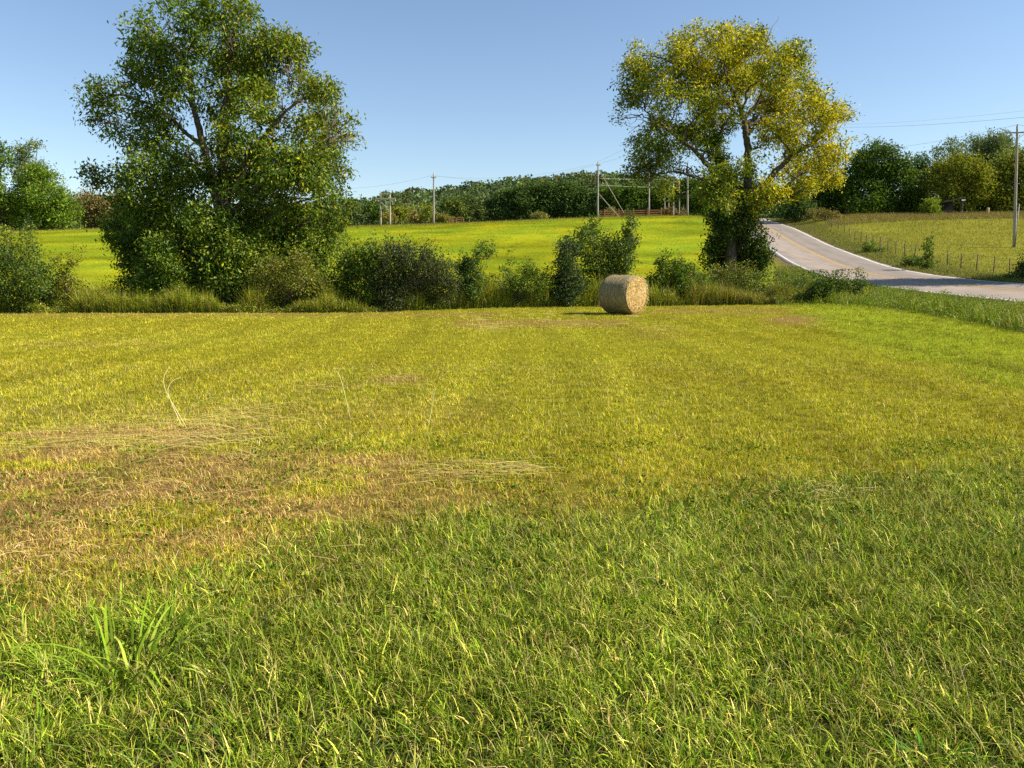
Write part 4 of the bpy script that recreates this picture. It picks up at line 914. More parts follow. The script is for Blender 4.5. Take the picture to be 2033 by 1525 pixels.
# ================================================================== hay bale
def make_bale():
    Yb = 29.6
    c = at(1236, 590, Yb); R_ = .765; Ln = 1.24
    c[2] = gz1(c[0], c[1]) + R_ * .965
    root = empty('round_hay_bale', (c[0], c[1], c[2] - R_ * .965), 'big round hay bale lying on the mown field, its spiral end facing right', 'hay bale')
    ang = math.radians(131)
    ax = np.array([math.sin(ang), math.cos(ang), 0.]); sd = np.array([math.cos(ang), -math.sin(ang), 0.]); up = np.array([0, 0, 1.])
    r = np.random.default_rng(2)
    def pt(u, rad, th):  # u along the axis
        q = c + ax * u[..., None] + rad[..., None] * (np.cos(th)[..., None] * sd + np.sin(th)[..., None] * up)
        q[..., 2] = np.maximum(q[..., 2], gz1(c[0], c[1]) + .005)
        return q
    nth, nu = 120, 40
    th = np.linspace(0, 2 * PI, nth, endpoint=False)
    u = np.linspace(-Ln / 2, Ln / 2, nu)
    U, TH = np.meshgrid(u, th, indexing='ij')
    edge = 1 - .10 * np.clip((np.abs(U) - Ln / 2 + .20) / .20, 0, 1) ** 2.2
    nz = fbm(np.stack([U.ravel() * 9, np.cos(TH.ravel()) * 4, np.sin(TH.ravel()) * 4], 1), 4).reshape(U.shape) - .5
    big = fbm(np.stack([U.ravel() * 1.5, np.cos(TH.ravel()) * 1.5, np.sin(TH.ravel()) * 1.5], 1), 2).reshape(U.shape) - .5
    rad = R_ * edge * (1 + .022 * nz + .04 * big) * (1 + .03 * np.cos(2 * TH) + .012 * np.sin(3 * TH + 1))
    v = pt(U, rad, TH).reshape(-1, 3)
    i = np.arange(nu - 1)[:, None] * nth; j = np.arange(nth)[None]; j2 = (j + 1) % nth
    f = np.stack([i + j, i + j2, i + nth + j2, i + nth + j], -1).reshape(-1, 4)
    base = np.array([c[0], c[1], c[2] - R_ * .965])
    latt = np.stack([U.ravel(), TH.ravel(), rad.ravel()], 1)
    mesh_raw('wrapped_side', v, [f], M_BALE, root, base=base, smooth=True, uv=latt)
    for s, nm in ((1, 'hay_end'), (-1, 'hay_end')):
        nr = 26; rr = np.linspace(1, .02, nr)
        Rr, T2 = np.meshgrid(rr, th, indexing='ij')
        edge_r = rad[-1 if s > 0 else 0][None] * Rr
        n2 = fbm(np.stack([edge_r.ravel() * np.cos(T2.ravel()) * 9, edge_r.ravel() * np.sin(T2.ravel()) * 9, 0 * T2.ravel() + s], 1), 4).reshape(T2.shape) - .5
        sp = np.sin((edge_r * 60 + T2)) * .006
        uu = s * (Ln / 2 + .05 * (1 - Rr ** 4) + (.05 * n2 + sp) * (1 - Rr ** 10))
        v = pt(uu, edge_r, T2).reshape(-1, 3)
        i = np.arange(nr - 1)[:, None] * nth
        f = np.stack([i + j, i + j2, i + nth + j2, i + nth + j], -1).reshape(-1, 4)
        if s < 0: f = f[:, ::-1]
        latt = np.stack([edge_r.ravel(), T2.ravel(), 0 * T2.ravel()], 1)
        o = mesh_raw(nm, v, [f], M_BALE_END, root, base=base, smooth=True, uv=latt)
    # loose stems on ends and rim
    n = 1500
    rr = R_ * np.sqrt(r.random(n)) * .97; t2 = r.uniform(0, 2 * PI, n)
    a = pt(np.full(n, Ln / 2 + .05) , rr, t2)
    tang = -np.sin(t2)[:, None] * sd + np.cos(t2)[:, None] * up
    d = tang + r.normal(0, .45, (n, 3)) + ax * .25; d /= np.linalg.norm(d, axis=1)[:, None]
    L = r.uniform(.04, .18, n)[:, None]; w = np.cross(d, ax); w /= np.linalg.norm(w, axis=1)[:, None]; w *= r.uniform(.002, .006, n)[:, None]
    m_ = a + d * L * .5 + ax * r.uniform(0, .03, n)[:, None]; e = a + d * L
    V = np.stack([a - w, a + w, m_ + w, m_ - w, e], 1).reshape(-1, 3); k = np.arange(n) * 5
    V[:, 2] = np.maximum(V[:, 2], base[2] + .005)
    F_ = [np.stack([k, k + 1, k + 2, k + 3], 1), np.stack([k + 3, k + 2, k + 4], 1)]
    col = np.repeat(np.asarray([(.58, .42, .15), (.50, .31, .08), (.62, .50, .26), (.34, .19, .05), (.44, .36, .10)])[r.integers(0, 5, n)], 5, 0)
    n = 900; t2 = r.uniform(.0, 2 * PI, n); u_ = r.uniform(-.58, .6, n)
    a = pt(u_, np.full(n, R_ * .985), t2); rd = np.cos(t2)[:, None] * sd + np.sin(t2)[:, None] * up; tang = -np.sin(t2)[:, None] * sd + np.cos(t2)[:, None] * up
    d = tang * r.choice([-1, 1], n)[:, None] + r.normal(0, .35, (n, 3)) + rd * .25; d /= np.linalg.norm(d, axis=1)[:, None]
    L = r.uniform(.03, .12, n)[:, None]; w = np.cross(d, rd); w /= np.linalg.norm(w, axis=1)[:, None]; w *= .002
    m_ = a + d * L * .5 + rd * .01; e = a + d * L
    V2 = np.stack([a - w, a + w, m_ + w, m_ - w, e], 1).reshape(-1, 3); k = np.arange(n) * 5
    V2[:, 2] = np.maximum(V2[:, 2], base[2] + .005)
    F2 = [np.stack([k, k + 1, k + 2, k + 3], 1), np.stack([k + 3, k + 2, k + 4], 1)]
    col2 = np.repeat(np.asarray([(.50, .42, .22), (.44, .36, .18), (.36, .30, .16)])[r.integers(0, 3, n)], 5, 0)
    o = join_mesh('hay_stems', [(V, F_, col), (V2, F2, col2)], M_STRAW, parent=root, base=base)
    o['label'] = 'loose stems sticking out of the bale'; o['kind'] = 'stuff'

def bale_side():
    m, nt, out = newmat('net_wrapped_hay')
    a = N(nt, 'ShaderNodeAttribute', attribute_name='Lat')
    mp = N(nt, 'ShaderNodeMapping'); mp.inputs['Scale'].default_value = (42, 2.2, 1); nt.links.new(a.outputs['Vector'], mp.inputs[0])
    n = N(nt, 'ShaderNodeTexNoise'); n.inputs['Scale'].default_value = 1; n.inputs['Detail'].default_value = 6; n.inputs['Roughness'].default_value = .7; nt.links.new(mp.outputs[0], n.inputs['Vector'])
    tc = N(nt, 'ShaderNodeTexCoord'); n2 = N(nt, 'ShaderNodeTexNoise'); n2.inputs['Scale'].default_value = 26; n2.inputs['Detail'].default_value = 6; nt.links.new(tc.outputs['Object'], n2.inputs['Vector'])
    ad = N(nt, 'ShaderNodeMath', operation='ADD'); nt.links.new(n.outputs[0], ad.inputs[0]); nt.links.new(n2.outputs[0], ad.inputs[1])
    r = N(nt, 'ShaderNodeValToRGB'); e = r.color_ramp.elements; e[0].position = .38; e[0].color = (.10, .075, .035, 1); e[1].position = .68; e[1].color = (.44, .37, .21, 1)
    q = e.new(.5); q.color = (.24, .19, .09, 1)
    h = N(nt, 'ShaderNodeMath', operation='MULTIPLY'); h.inputs[1].default_value = .5; nt.links.new(ad.outputs[0], h.inputs[0]); nt.links.new(h.outputs[0], r.inputs[0])
    p = N(nt, 'ShaderNodeBsdfPrincipled'); p.inputs['Roughness'].default_value = .8; p.inputs['Specular IOR Level'].default_value = .2
    b = N(nt, 'ShaderNodeBump'); b.inputs['Strength'].default_value = .8; b.inputs['Distance'].default_value = .03; nt.links.new(ad.outputs[0], b.inputs['Height']); nt.links.new(b.outputs[0], p.inputs['Normal'])
    nt.links.new(r.outputs[0], p.inputs['Base Color']); nt.links.new(p.outputs[0], out.inputs[0]); return m
def bale_end():
    m, nt, out = newmat('spiral_hay_end')
    a = N(nt, 'ShaderNodeAttribute', attribute_name='Lat')
    mp = N(nt, 'ShaderNodeMapping'); mp.inputs['Scale'].default_value = (34, 2.2, 1); nt.links.new(a.outputs['Vector'], mp.inputs[0])
    n = N(nt, 'ShaderNodeTexNoise'); n.inputs['Scale'].default_value = 1; n.inputs['Detail'].default_value = 7; n.inputs['Roughness'].default_value = .75; nt.links.new(mp.outputs[0], n.inputs['Vector'])
    r = N(nt, 'ShaderNodeValToRGB'); e = r.color_ramp.elements; e[0].position = .36; e[0].color = (.20, .10, .025, 1); e[1].position = .66; e[1].color = (.70, .57, .33, 1)
    q = e.new(.5); q.color = (.50, .35, .13, 1)
    nt.links.new(n.outputs[0], r.inputs[0])
    p = N(nt, 'ShaderNodeBsdfPrincipled'); p.inputs['Roughness'].default_value = .85; p.inputs['Specular IOR Level'].default_value = .2
    b = N(nt, 'ShaderNodeBump'); b.inputs['Strength'].default_value = 1.; b.inputs['Distance'].default_value = .04; nt.links.new(n.outputs[0], b.inputs['Height']); nt.links.new(b.outputs[0], p.inputs['Normal'])
    nt.links.new(r.outputs[0], p.inputs['Base Color']); nt.links.new(p.outputs[0], out.inputs[0]); return m
M_BALE = bale_side(); M_BALE_END = bale_end()
make_bale()

# ================================================================== poles and wires
GP = 'utility poles'
def pole(name, label, base_px, top_py, Y, r=.15, arms=(), mat=None, ins=True, dx=0., group=GP, guys=(), yaw=0.):
    b = at(base_px[0], base_px[1], Y); b[2] = gz1(b[0], b[1]) - .1
    t = at(base_px[0] + dx, top_py, Y); t[1] = b[1]
    root = empty(name, b, label, 'utility pole', group)
    mb = MB(); z = np.linspace(0, 1, 8)[:, None]
    mb.tube(b + (t - b) * z, np.linspace(r, r * .68, 8), 10, wob=.04)
    mb.build('shaft', mat or M_POLE, root, b, True)
    xa = np.array([math.cos(yaw), math.sin(yaw), 0]); ya = np.array([-math.sin(yaw), math.cos(yaw), 0]); za = np.array([0, 0, 1.])
    tips = [t + [0, 0, .12]]
    if ins:
        m = MB(); m.tube([t, t + [0, 0, .08], t + [0, 0, .14], t + [0, 0, .2]], [.05, .07, .045, .03], 8); m.build('insulator', M_INS, root, b, True)
    for (dz, hw) in arms:
        m = MB(); c = t - [0, 0, dz] - ya * (r + .05)
        m.box(c, (hw, .055, .06), [xa, ya, za]); m.build('crossarm', mat or M_POLE, root, b)
        for s in (-1, 1):
            m = MB(); m.tube([c + xa * s * hw * .62 + [0, 0, -.05], t - [0, 0, dz + hw * .55]], .022, 6); m.build('brace', mat or M_POLE, root, b)
            m = MB(); q = c + xa * s * (hw - .12) + [0, 0, .06]
            m.tube([q, q + [0, 0, .08], q + [0, 0, .14], q + [0, 0, .2]], [.03, .065, .05, .03], 8); m.build('insulator', M_INS, root, b, True)
            tips.append(q + [0, 0, .2])
    for (x, y, tz) in guys:
        g_ = at(x, y, Y); g_[2] = gz1(g_[0], g_[1])
        m = MB(); m.tube([t - [0, 0, tz], g_], .06, 6); m.build('guy_wire', M_POLE, root, b, True)
    return root, b, t, tips
# right hand pole by the pasture
rootR, bR, tR, tipsR = pole('utility_pole', 'tall wooden pole with crossarm in the pasture, nearest the right frame edge', (2014, 486), 250, 76., .15, arms=[(.65, 1.15)], dx=6, yaw=-.12)
m = MB(); m.tube([bR + [-.02, 0, 4.2] - np.array([0, .17, 0]), bR + [-.02, 0, 0] - np.array([0, .17, 0])], .03, 6); m.build('ground_wire', M_WIRE, rootR, bR, True)
rootA, bA, tA, tipsA = pole('utility_pole', 'lone pale pole on the field crest left of the wooded hill', (861, 446), 345, 132., .17, arms=[(.6, .45)], mat=M_PALE)
rootB, bB, tB, tipsB = pole('utility_pole', 'pole with slanting guy struts beside the rail fence on the crest', (1186.5, 436), 322, 134., .17, arms=[(.5, .4)], mat=M_PALE, dx=1, guys=[(1243, 434, 1.0), (1229, 435, 5.0)])
for px_, top, bot, Y, r_, lb in [(1288.5, 262, 432, 138, .15, 'dark thin pole behind the left part of the yellowing crown'), (1320, 318, 418, 150, .13, 'pole behind the brown shrub, left one of a close pair'), (1328, 372, 418, 152, .11, 'short pole close right of the pair behind the brown shrub'),
                             (1337, 365, 430, 140, .13, 'short pole in front of the brown shrub on the crest'), (1349, 330, 420, 150, .11, 'slim pale pole in the gap under the yellowing crown'), (1365, 325, 435, 133, .16, 'pale pole nearest the trunk of the yellowing tree'), (257, 372, 452, 150, .12, 'pale pole with short arm half hidden by the huge tree'), (183, 325, 445, 160, .12, 'dark pole top above the brown trees at left'), (1679, 295, 430, 135, .13, 'dark pole peeking out right of the yellow crown')]:
    pole('utility_pole', lb, (px_, bot), top, Y, r_, arms=[(.35, .5)] if px_ in (257, 183, 1349) else [], mat=M_PALE if px_ in (257, 1349, 1365, 1320) else M_POLE, ins=px_ not in (1328, 1337))
# H frame transmission structure
def hframe():
    Y = 150.
    b = at(756, 446, Y); b[2] = gz1(b[0], b[1]) - .1
    b2 = at(774.5, 444, Y); b2[2] = gz1(b2[0], b2[1]) - .1
    t1 = at(755, 384, Y); t2 = at(774, 384, Y); t1[1] = t2[1] = Y
    root = empty('h_frame_pylon', b, 'two legged wooden H frame power pylon on the crest', 'pylon')
    for p, q in ((b, t1), (b2, t2)):
        m = MB(); m.tube(np.linspace(p, q, 6), np.linspace(.19, .14, 6), 9); m.build('leg', M_POLE, root, b, True)
    m = MB(); c = (t1 + t2) / 2; m.box(c + [0, -.2, -.1], ((t2 - t1)[0] / 2 + .2, .07, .09)); m.build('top_beam', M_POLE, root, b)
    a1 = at(745, 394.5, Y - .2); a2 = at(785, 394.5, Y - .2); m = MB(); m.box((a1 + a2) / 2, ((a2 - a1)[0] / 2, .08, .11)); m.build('crossarm', M_POLE, root, b)
    for u_, v_ in (((757, 418), (773, 402)), ((757, 402), (773, 418))):
        p, q = at(*u_, Y - .2 - (.1 if v_[1] == 418 else 0)), at(*v_, Y - .2 - (.1 if v_[1] == 418 else 0)); m = MB(); m.tube([p, q], .07, 6); m.build('cross_brace', M_PALE, root, b)
    for x in (745.5, 765, 784.5):
        p = at(x, 395.5, Y - .2); m = MB(); m.tube([p, p - [0, 0, .25], p - [0, 0, .5]], [.05, .08, .05], 7); m.build('insulator', M_INS, root, b, True)
    return [at(x, 400.5, Y - .2) for x in (745.5, 765, 784.5)]
hpts = hframe()
GW = 'overhead wires'
def wire(p, q, sag, label, r=.012, mat=None):
    p = np.asarray(p, float); q = np.asarray(q, float); t = np.linspace(0, 1, 28)
    P_ = p + (q - p) * t[:, None]; P_[:, 2] -= sag * 4 * t * (1 - t)
    m = MB(); m.tube(P_, r, 5); o = m.build('power_line', mat or M_WIRE, smooth=True); tag(o, label, 'power line', GW)
e = at(1679, 297, 135.)
wire(tipsR[0], at(1640, 300, 138), .8, 'wire from the top of the right hand pole sloping left')
wire(tipsR[1], at(1655, 322, 136), .8, 'wire from the left crossarm end of the right hand pole')
wire(tipsR[2], at(1700, 318, 130), .8, 'wire from the right crossarm end of the right hand pole')
wire(tipsR[0], at(2300, 235, 60), .6, 'wire leaving the right hand pole top towards the right frame edge')
wire(at(2300, 205, 50), at(1640, 252, 115), .5, 'highest bolder wire crossing the sky at upper right', .011)
wire(at(2300, 187, 50), at(1640, 247, 115), .5, 'highest faint wire crossing the sky at upper right', .006)
wire(tipsB[1], tipsA[1], 1.2, 'wire spanning from the strutted pole left to the lone pale pole', .011)
wire(tipsB[2], tipsA[2], 1.6, 'lower wire spanning from the strutted pole left to the lone pale pole', .011)
wire(tipsA[1], at(600, 372, 150), 1., 'wire from the lone pale pole running left behind the huge tree', .011)
wire(tipsB[0], at(1330, 240, 110), .4, 'wire rising right from the strutted pole top', .011)
wire(tipsB[2], at(1350, 262, 110), .4, 'lower wire rising right from the strutted pole', .011)
wire(at(1188, 354, 134), at(1349, 355, 150), .15, 'upper bright cable running level right of the strutted pole', .015, M_SUNLIT_WIRE)
wire(at(1188, 367, 134), at(1349, 372, 150), .15, 'lower bright cable running level right of the strutted pole', .018, M_SUNLIT_WIRE)

# ================================================================== fences
def wire_fence():
    # steel and wood posts in a row above the road
    pts = [(1640, 441, 112), (1652, 444, 107), (1665, 447, 102), (1676, 452, 98), (1687, 457, 94), (1698, 462, 90), (1710, 467, 87), (1721, 472, 84), (1734, 478, 81), (1748, 484, 78), (1763, 489, 75.5), (1779, 494, 73), (1796, 500, 70.5), (1815, 505, 68), (1850, 515, 64.5), (1881, 524, 61.5), (1908, 530, 59), (1938, 537, 56.5), (1972, 544, 54), (2003, 551, 52), (2050, 560, 49)]
    b0 = None; tops = []
    for i, (x, y, Y) in enumerate(pts):
        b = at(x, y, Y); b[2] = gz1(b[0], b[1]) - .15
        if b0 is None:
            b0 = b; root = empty('wire_fence', b0, 'wire fence with thin brown posts along the pasture above the road', 'fence')
        r = np.random.default_rng(i); t = b + np.array([r.normal(0, .04), r.normal(0, .04), 1.35 + r.uniform(-.1, .12)])
        m = MB(); m.tube(np.linspace(b, t, 4), np.array([.048, .048, .046, .04]) * r.uniform(.8, 1.25), 7, wob=.1, seed=i); m.build('post', M_POST, root, b0, True)
        tops.append((b, t))
    for k in (.45, .68, .92):
        m = MB()
        P_ = np.array([b + (t - b) * k + [0, -.06, 0] for b, t in tops]); m.tube(P_, .006, 4); m.build('wire', M_WIRE, root, b0)
wire_fence()
def rail_fence(pts, Y, label, h=1.25):
    root = None; prev = None
    for i, x in enumerate(pts):
        b = at(x, 434, Y); b[2] = gz1(b[0], b[1]) - .1
        if root is None: b0 = b; root = empty('rail_fence', b0, label, 'fence')
        t = b + [0, 0, h + .25]
        m = MB(); m.box((b + t) / 2, (.09, .09, (h + .25) / 2)); m.build('post', M_RAIL, root, b0)
        if prev is not None:
            for k in (.40, .75, 1.1):
                p, q = prev + [.09, 0, k], b + [-.09, 0, k]
                d = q - p; L = np.linalg.norm(d); d /= L; s = np.cross(d, [0, 0, 1.]); s /= np.linalg.norm(s)
                m = MB(); m.box((p + q) / 2, (L / 2, .035, .085), [d, s, np.cross(s, d)]); m.build('rail', M_RAIL, root, b0)
        prev = b
rail_fence([1186, 1200, 1228, 1257, 1286, 1312], 137., 'brown wooden rail fence on the crest between strutted pole and brown shrub')
rail_fence([892, 906, 920], 139., 'short brown rail fence on the crest right of the lone pale pole', .8)

# ================================================================== far trees, each a thing
def far_tree(name, label, base_px, Y, lobes, pal=PAL_MID, pal2=PAL_OLIVE, seed=1, group='trees along the skyline', leaf=.42, per_m2=1.6, per=10, gap=.36, depth=2.5, cat='tree', spread=.5, tr=.22, gfreq=.42, trunks=1):
    plant(name, label, cat, base_px, Y, lobes, depth=depth, per_m2=per_m2, per=per, spread=spread, leaf=leaf, pal=pal, pal2=pal2, seed=seed, gap=gap, gfreq=gfreq, trunk_r=tr, group=group, crown='crown', stem='trunk', mat=M_FAR, wid=.5, trunks=trunks)
DG = [(.045, .080, .020), (.060, .100, .022), (.036, .062, .018), (.080, .12, .026)]
GR = 'trees behind the pasture'
far_tree('tree', 'dark dense tree with spiky top right of the yellowing tree', (1745, 428), 126, [(1735, 300, 22, .9), (1765, 300, 18, .8), (1710, 318, 22), (1745, 325, 34), (1785, 330, 24), (1700, 345, 28), (1740, 360, 38), (1790, 360, 30), (1685, 380, 28), (1725, 390, 36), (1775, 392, 34), (1810, 385, 24), (1750, 415, 26), (1700, 412, 26), (1795, 414, 22)], PAL_DARK, PAL_MID, 101, GR)
far_tree('tree', 'dark shaded tree partly hidden behind the yellow crown', (1640, 428), 128, [(1645, 355, 24), (1620, 375, 26), (1660, 380, 26), (1610, 400, 24), (1640, 402, 30), (1670, 408, 24)], DG, PAL_DARK, 102, GR)
far_tree('tree', 'low dark tree between the spiky tree and the olive tree', (1825, 426), 130, [(1830, 322, 16), (1815, 345, 20), (1840, 350, 24), (1825, 378, 28), (1830, 405, 24), (1850, 410, 20)], DG, PAL_DARK, 103, GR)
far_tree('tree', 'thin open tree with airy top rising behind the olive tree', (1875, 425), 145, [(1868, 290, 12, .8), (1860, 305, 10, .7), (1888, 290, 14, .8), (1880, 310, 14, .6), (1900, 305, 18, .8), (1890, 335, 28), (1880, 365, 30)], PAL_GREY, PAL_MID, 104, GR, gap=.44)
far_tree('tree', 'tall grey green tree, highest one left of the right hand pole', (1960, 424), 150, [(1930, 285, 14), (1950, 290, 20), (1978, 282, 20), (1995, 278, 12), (1925, 310, 24), (1965, 315, 32), (2000, 305, 22), (1945, 345, 34), (1985, 345, 30)], PAL_GREY, PAL_MID, 105, GR, gap=.38)
far_tree('tree', 'broad olive green tree in front, right of the dark trees', (1905, 425), 124, [(1870, 335, 22), (1900, 330, 26), (1930, 335, 26), (1860, 360, 26), (1900, 362, 32), (1940, 362, 30), (1960, 380, 24), (1880, 385, 28), (1925, 388, 28)], PAL_OLIVE, [(.16, .16, .03), (.14, .16, .02)], 106, GR)
far_tree('tree', 'yellowish green tree at the right frame edge behind the pole', (2020, 425), 124, [(1990, 340, 24), (2025, 325, 30), (2060, 320, 34), (1995, 370, 28), (2035, 365, 36), (1990, 398, 24), (2030, 400, 30), (2070, 380, 40)], PAL_OLIVE, PAL_MID, 107, GR)
far_tree('tree', 'dark low tree in the shade under the olive tree', (1960, 426), 134, [(1935, 395, 20), (1960, 395, 26), (1990, 400, 22), (1900, 400, 20), (1870, 400, 14), (1915, 412, 14), (1948, 417, 12), (1972, 417, 12), (1995, 418, 12), (1930, 416, 12)], DG, DG, 108, GR)
far_tree('bush', 'light green sunlit bush at the foot of the dark trees', (1850, 428), 118, [(1845, 405, 9), (1857, 400, 7), (1838, 414, 8), (1852, 416, 10), (1864, 422, 8)], [(.13, .18, .02), (.16, .21, .025), (.10, .15, .02)], [(.22, .24, .03)], 109, GR, depth=.8, per_m2=6, leaf=.25, spread=.25, cat='bush', tr=.05, gap=.34, gfreq=.9)
far_tree('bush', 'dark rounded bush beside the road crest under the yellow crown', (1580, 438), 122, [(1575, 400, 20), (1600, 405, 18), (1560, 415, 16), (1585, 422, 18), (1605, 425, 13), (1560, 430, 10), (1548, 422, 10)], DG, PAL_MID, 110, GR, depth=1.2, per_m2=4, leaf=.30, spread=.3, cat='bush', tr=.08, gfreq=.7)
GL = 'trees at the far left'
far_tree('tree', 'tall thin topped grey tree at far left', (62, 458), 142, [(72, 292, 14, .8), (85, 310, 12, .8), (50, 300, 14, .8), (35, 300, 10, .7), (65, 320, 22, .8), (90, 330, 13, .8), (40, 325, 16, .8), (30, 345, 10, .7), (60, 350, 26, .9), (88, 355, 18)], PAL_GREY, PAL_OLIVE, 111, GL, gap=.44)
far_tree('tree', 'bright green round tree at far left in front of the grey tree', (80, 458), 138, [(70, 345, 22), (95, 360, 24), (60, 370, 26), (90, 390, 32), (55, 400, 28), (120, 395, 22), (135, 415, 22), (85, 425, 32), (120, 435, 28), (150, 440, 16), (50, 435, 26)], PAL_MID, [(.13, .17, .02), (.11, .15, .02)], 112, GL)
far_tree('tree', 'dark green tree with brown undergrowth at the left frame edge', (15, 460), 138, [(5, 370, 20), (-20, 360, 30), (20, 395, 20), (0, 405, 26), (25, 425, 20, 1, .5), (5, 440, 22, 1, .7), (-30, 420, 36)], PAL_MID, PAL_BROWN, 113, GL)
far_tree('tree', 'brown grey low trees left of the huge tree', (190, 456), 150, [(165, 395, 14), (185, 400, 18), (210, 405, 20), (240, 400, 22), (170, 425, 22), (200, 430, 26), (235, 430, 26), (265, 425, 24), (185, 445, 16), (225, 447, 18)], PAL_BROWN, PAL_GREY, 114, GL)
far_tree('tree', 'near tree reaching in at the left frame edge above the far trees', (-60, 470), 110, [(5, 300, 14), (-15, 290, 22), (8, 322, 12), (-5, 280, 12), (-40, 300, 34), (-60, 340, 44), (-30, 350, 28), (-80, 390, 50)], PAL_DARK, PAL_MID, 115, GL)
GH = 'trees below the wooded hill'
hl = [(700, 440, 178, [(690, 425, 12), (705, 420, 14), (718, 428, 12)], PAL_GREY, 'small grey green tree right beside the huge tree'),
      (738, 440, 178, [(728, 425, 12), (742, 420, 15), (756, 428, 11)], PAL_DARK, 'small dark tree left of the H frame pylon'),
      (770, 441, 165, [(765, 432, 8), (772, 428, 8), (780, 434, 7)], [(.22, .19, .04), (.17, .16, .04)], 'yellow bush at the right leg of the H frame pylon'),
      (800, 440, 178, [(788, 425, 12), (803, 422, 13), (815, 430, 11)], PAL_OLIVE, 'olive rounded tree right of the H frame pylon'),
      (828, 440, 180, [(820, 432, 9), (832, 430, 9), (840, 434, 8)], PAL_BROWN, 'brownish bush between pylon and lone pale pole'),
      (845, 440, 172, [(842, 416, 9), (850, 418, 8), (846, 430, 9)], [(.16, .18, .03), (.12, .16, .025)], 'bright yellow green round tree left of the lone pale pole'),
      (868, 440, 168, [(868, 433, 9), (880, 434, 8), (892, 436, 7)], [(.16, .14, .03), (.13, .13, .03)], 'low ochre bush right of the lone pale pole'),
      (900, 438, 185, [(890, 408, 13), (905, 405, 13), (897, 422, 16), (912, 424, 14)], [(.10, .13, .025), (.08, .11, .022)], 'light green tree with rounded top below the hill'),
      (938, 438, 188, [(932, 405, 14), (945, 412, 14), (935, 425, 17), (952, 428, 13)], [(.075, .10, .028), (.06, .085, .025)], 'mid green tree left of the dark wood'),
      (965, 437, 192, [(962, 398, 11), (968, 412, 14), (960, 427, 14), (977, 425, 11)], PAL_GREY, 'grey green upright tree touching the dark wood'),
      (1000, 436, 190, [(995, 400, 16), (1012, 392, 18), (1000, 420, 20), (1018, 420, 18)], DG, 'dark tree at the left end of the dark wood'),
      (1040, 436, 190, [(1035, 385, 18), (1052, 382, 18), (1040, 405, 22), (1045, 424, 20)], DG, 'dark tree second in the dark wood'),
      (1082, 436, 190, [(1078, 382, 20), (1096, 385, 16), (1080, 408, 24), (1090, 425, 18)], DG, 'dark tree in the middle of the dark wood'),
      (1125, 435, 190, [(1118, 380, 18), (1135, 384, 18), (1125, 405, 22), (1130, 424, 20)], DG, 'dark tree second from the right end of the dark wood'),
      (1160, 435, 190, [(1155, 390, 16), (1170, 395, 14), (1160, 412, 18), (1172, 424, 14)], DG, 'dark tree just left of the strutted pole'),
      (1215, 433, 188, [(1205, 390, 18), (1225, 385, 16), (1210, 412, 20), (1230, 412, 18)], PAL_DARK, 'green tree behind the guy struts'),
      (1262, 433, 186, [(1255, 385, 18), (1275, 388, 16), (1260, 410, 20), (1280, 412, 18)], PAL_DARK, 'green tree behind the right end of the rail fence'),
      (1310, 432, 186, [(1300, 388, 16), (1320, 380, 16), (1308, 410, 20), (1328, 408, 18)], PAL_DARK, 'green tree behind the close pair of poles'),
      (1362, 432, 182, [(1352, 375, 16), (1370, 368, 16), (1358, 400, 22), (1378, 402, 20)], PAL_DARK, 'green tree behind the gap under the yellowing crown'),
      (1405, 432, 178, [(1395, 390, 16), (1410, 380, 14), (1400, 410, 18), (1420, 408, 18)], PAL_MID, 'green tree just left of the ivy clad trunk'),
      (1070, 437, 150, [(1060, 431, 6), (1070, 429, 7), (1080, 431, 6)], [(.17, .16, .05), (.13, .14, .04)], 'pale tan bush in front of the dark wood'),
      (1213, 434, 145, [(1208, 424, 6), (1214, 418, 6), (1218, 426, 6)], [(.15, .14, .05), (.12, .12, .04)], 'pale bush right of the strutted pole base'),
      (1330, 434, 142, [(1320, 424, 9), (1332, 421, 9), (1338, 428, 8)], [(.14, .085, .04), (.11, .08, .035)], 'reddish brown shrub on the crest in front of the poles'),
      (1352, 434, 142, [(1348, 424, 7), (1354, 422, 7), (1358, 429, 6)], [(.15, .11, .05), (.10, .09, .035)], 'smaller tan shrub right of the reddish brown shrub')]
for i, (x, y, Y, lobes, pal, lb) in enumerate(hl):
    small = Y < 176 and Y != 172
    far_tree('bush' if small else 'tree', lb, (x, y + 4), Y, lobes, pal, pal, 200 + i, GH, leaf=.38 if small else .62, per_m2=4 if small else 1.6, per=9, spread=.3 if small else .6, depth=.8 if small else 2.2, cat='bush' if small else 'tree', tr=.07 if small else .2, gap=.33, gfreq=.35)
# tree just outside the frame at right: its shade lies across the road
plant('roadside_tree', 'tree beyond the right frame edge that shades the road', 'tree', (2350, 575), 45.5, [(2350, 130, 100), (2260, 200, 80), (2410, 210, 90), (2320, 290, 120), (2230, 270, 60), (2420, 330, 90), (2280, 330, 70), (2350, 400, 80), (2360, 20, 70)], depth=2.2, per_m2=3.6, per=12, spread=.4, leaf=.34, pal=PAL_MID, pal2=PAL_OLIVE, seed=300, gap=.22, gfreq=.7, trunk_r=.3, crown='crown', stem='trunk', mat=M_FAR)

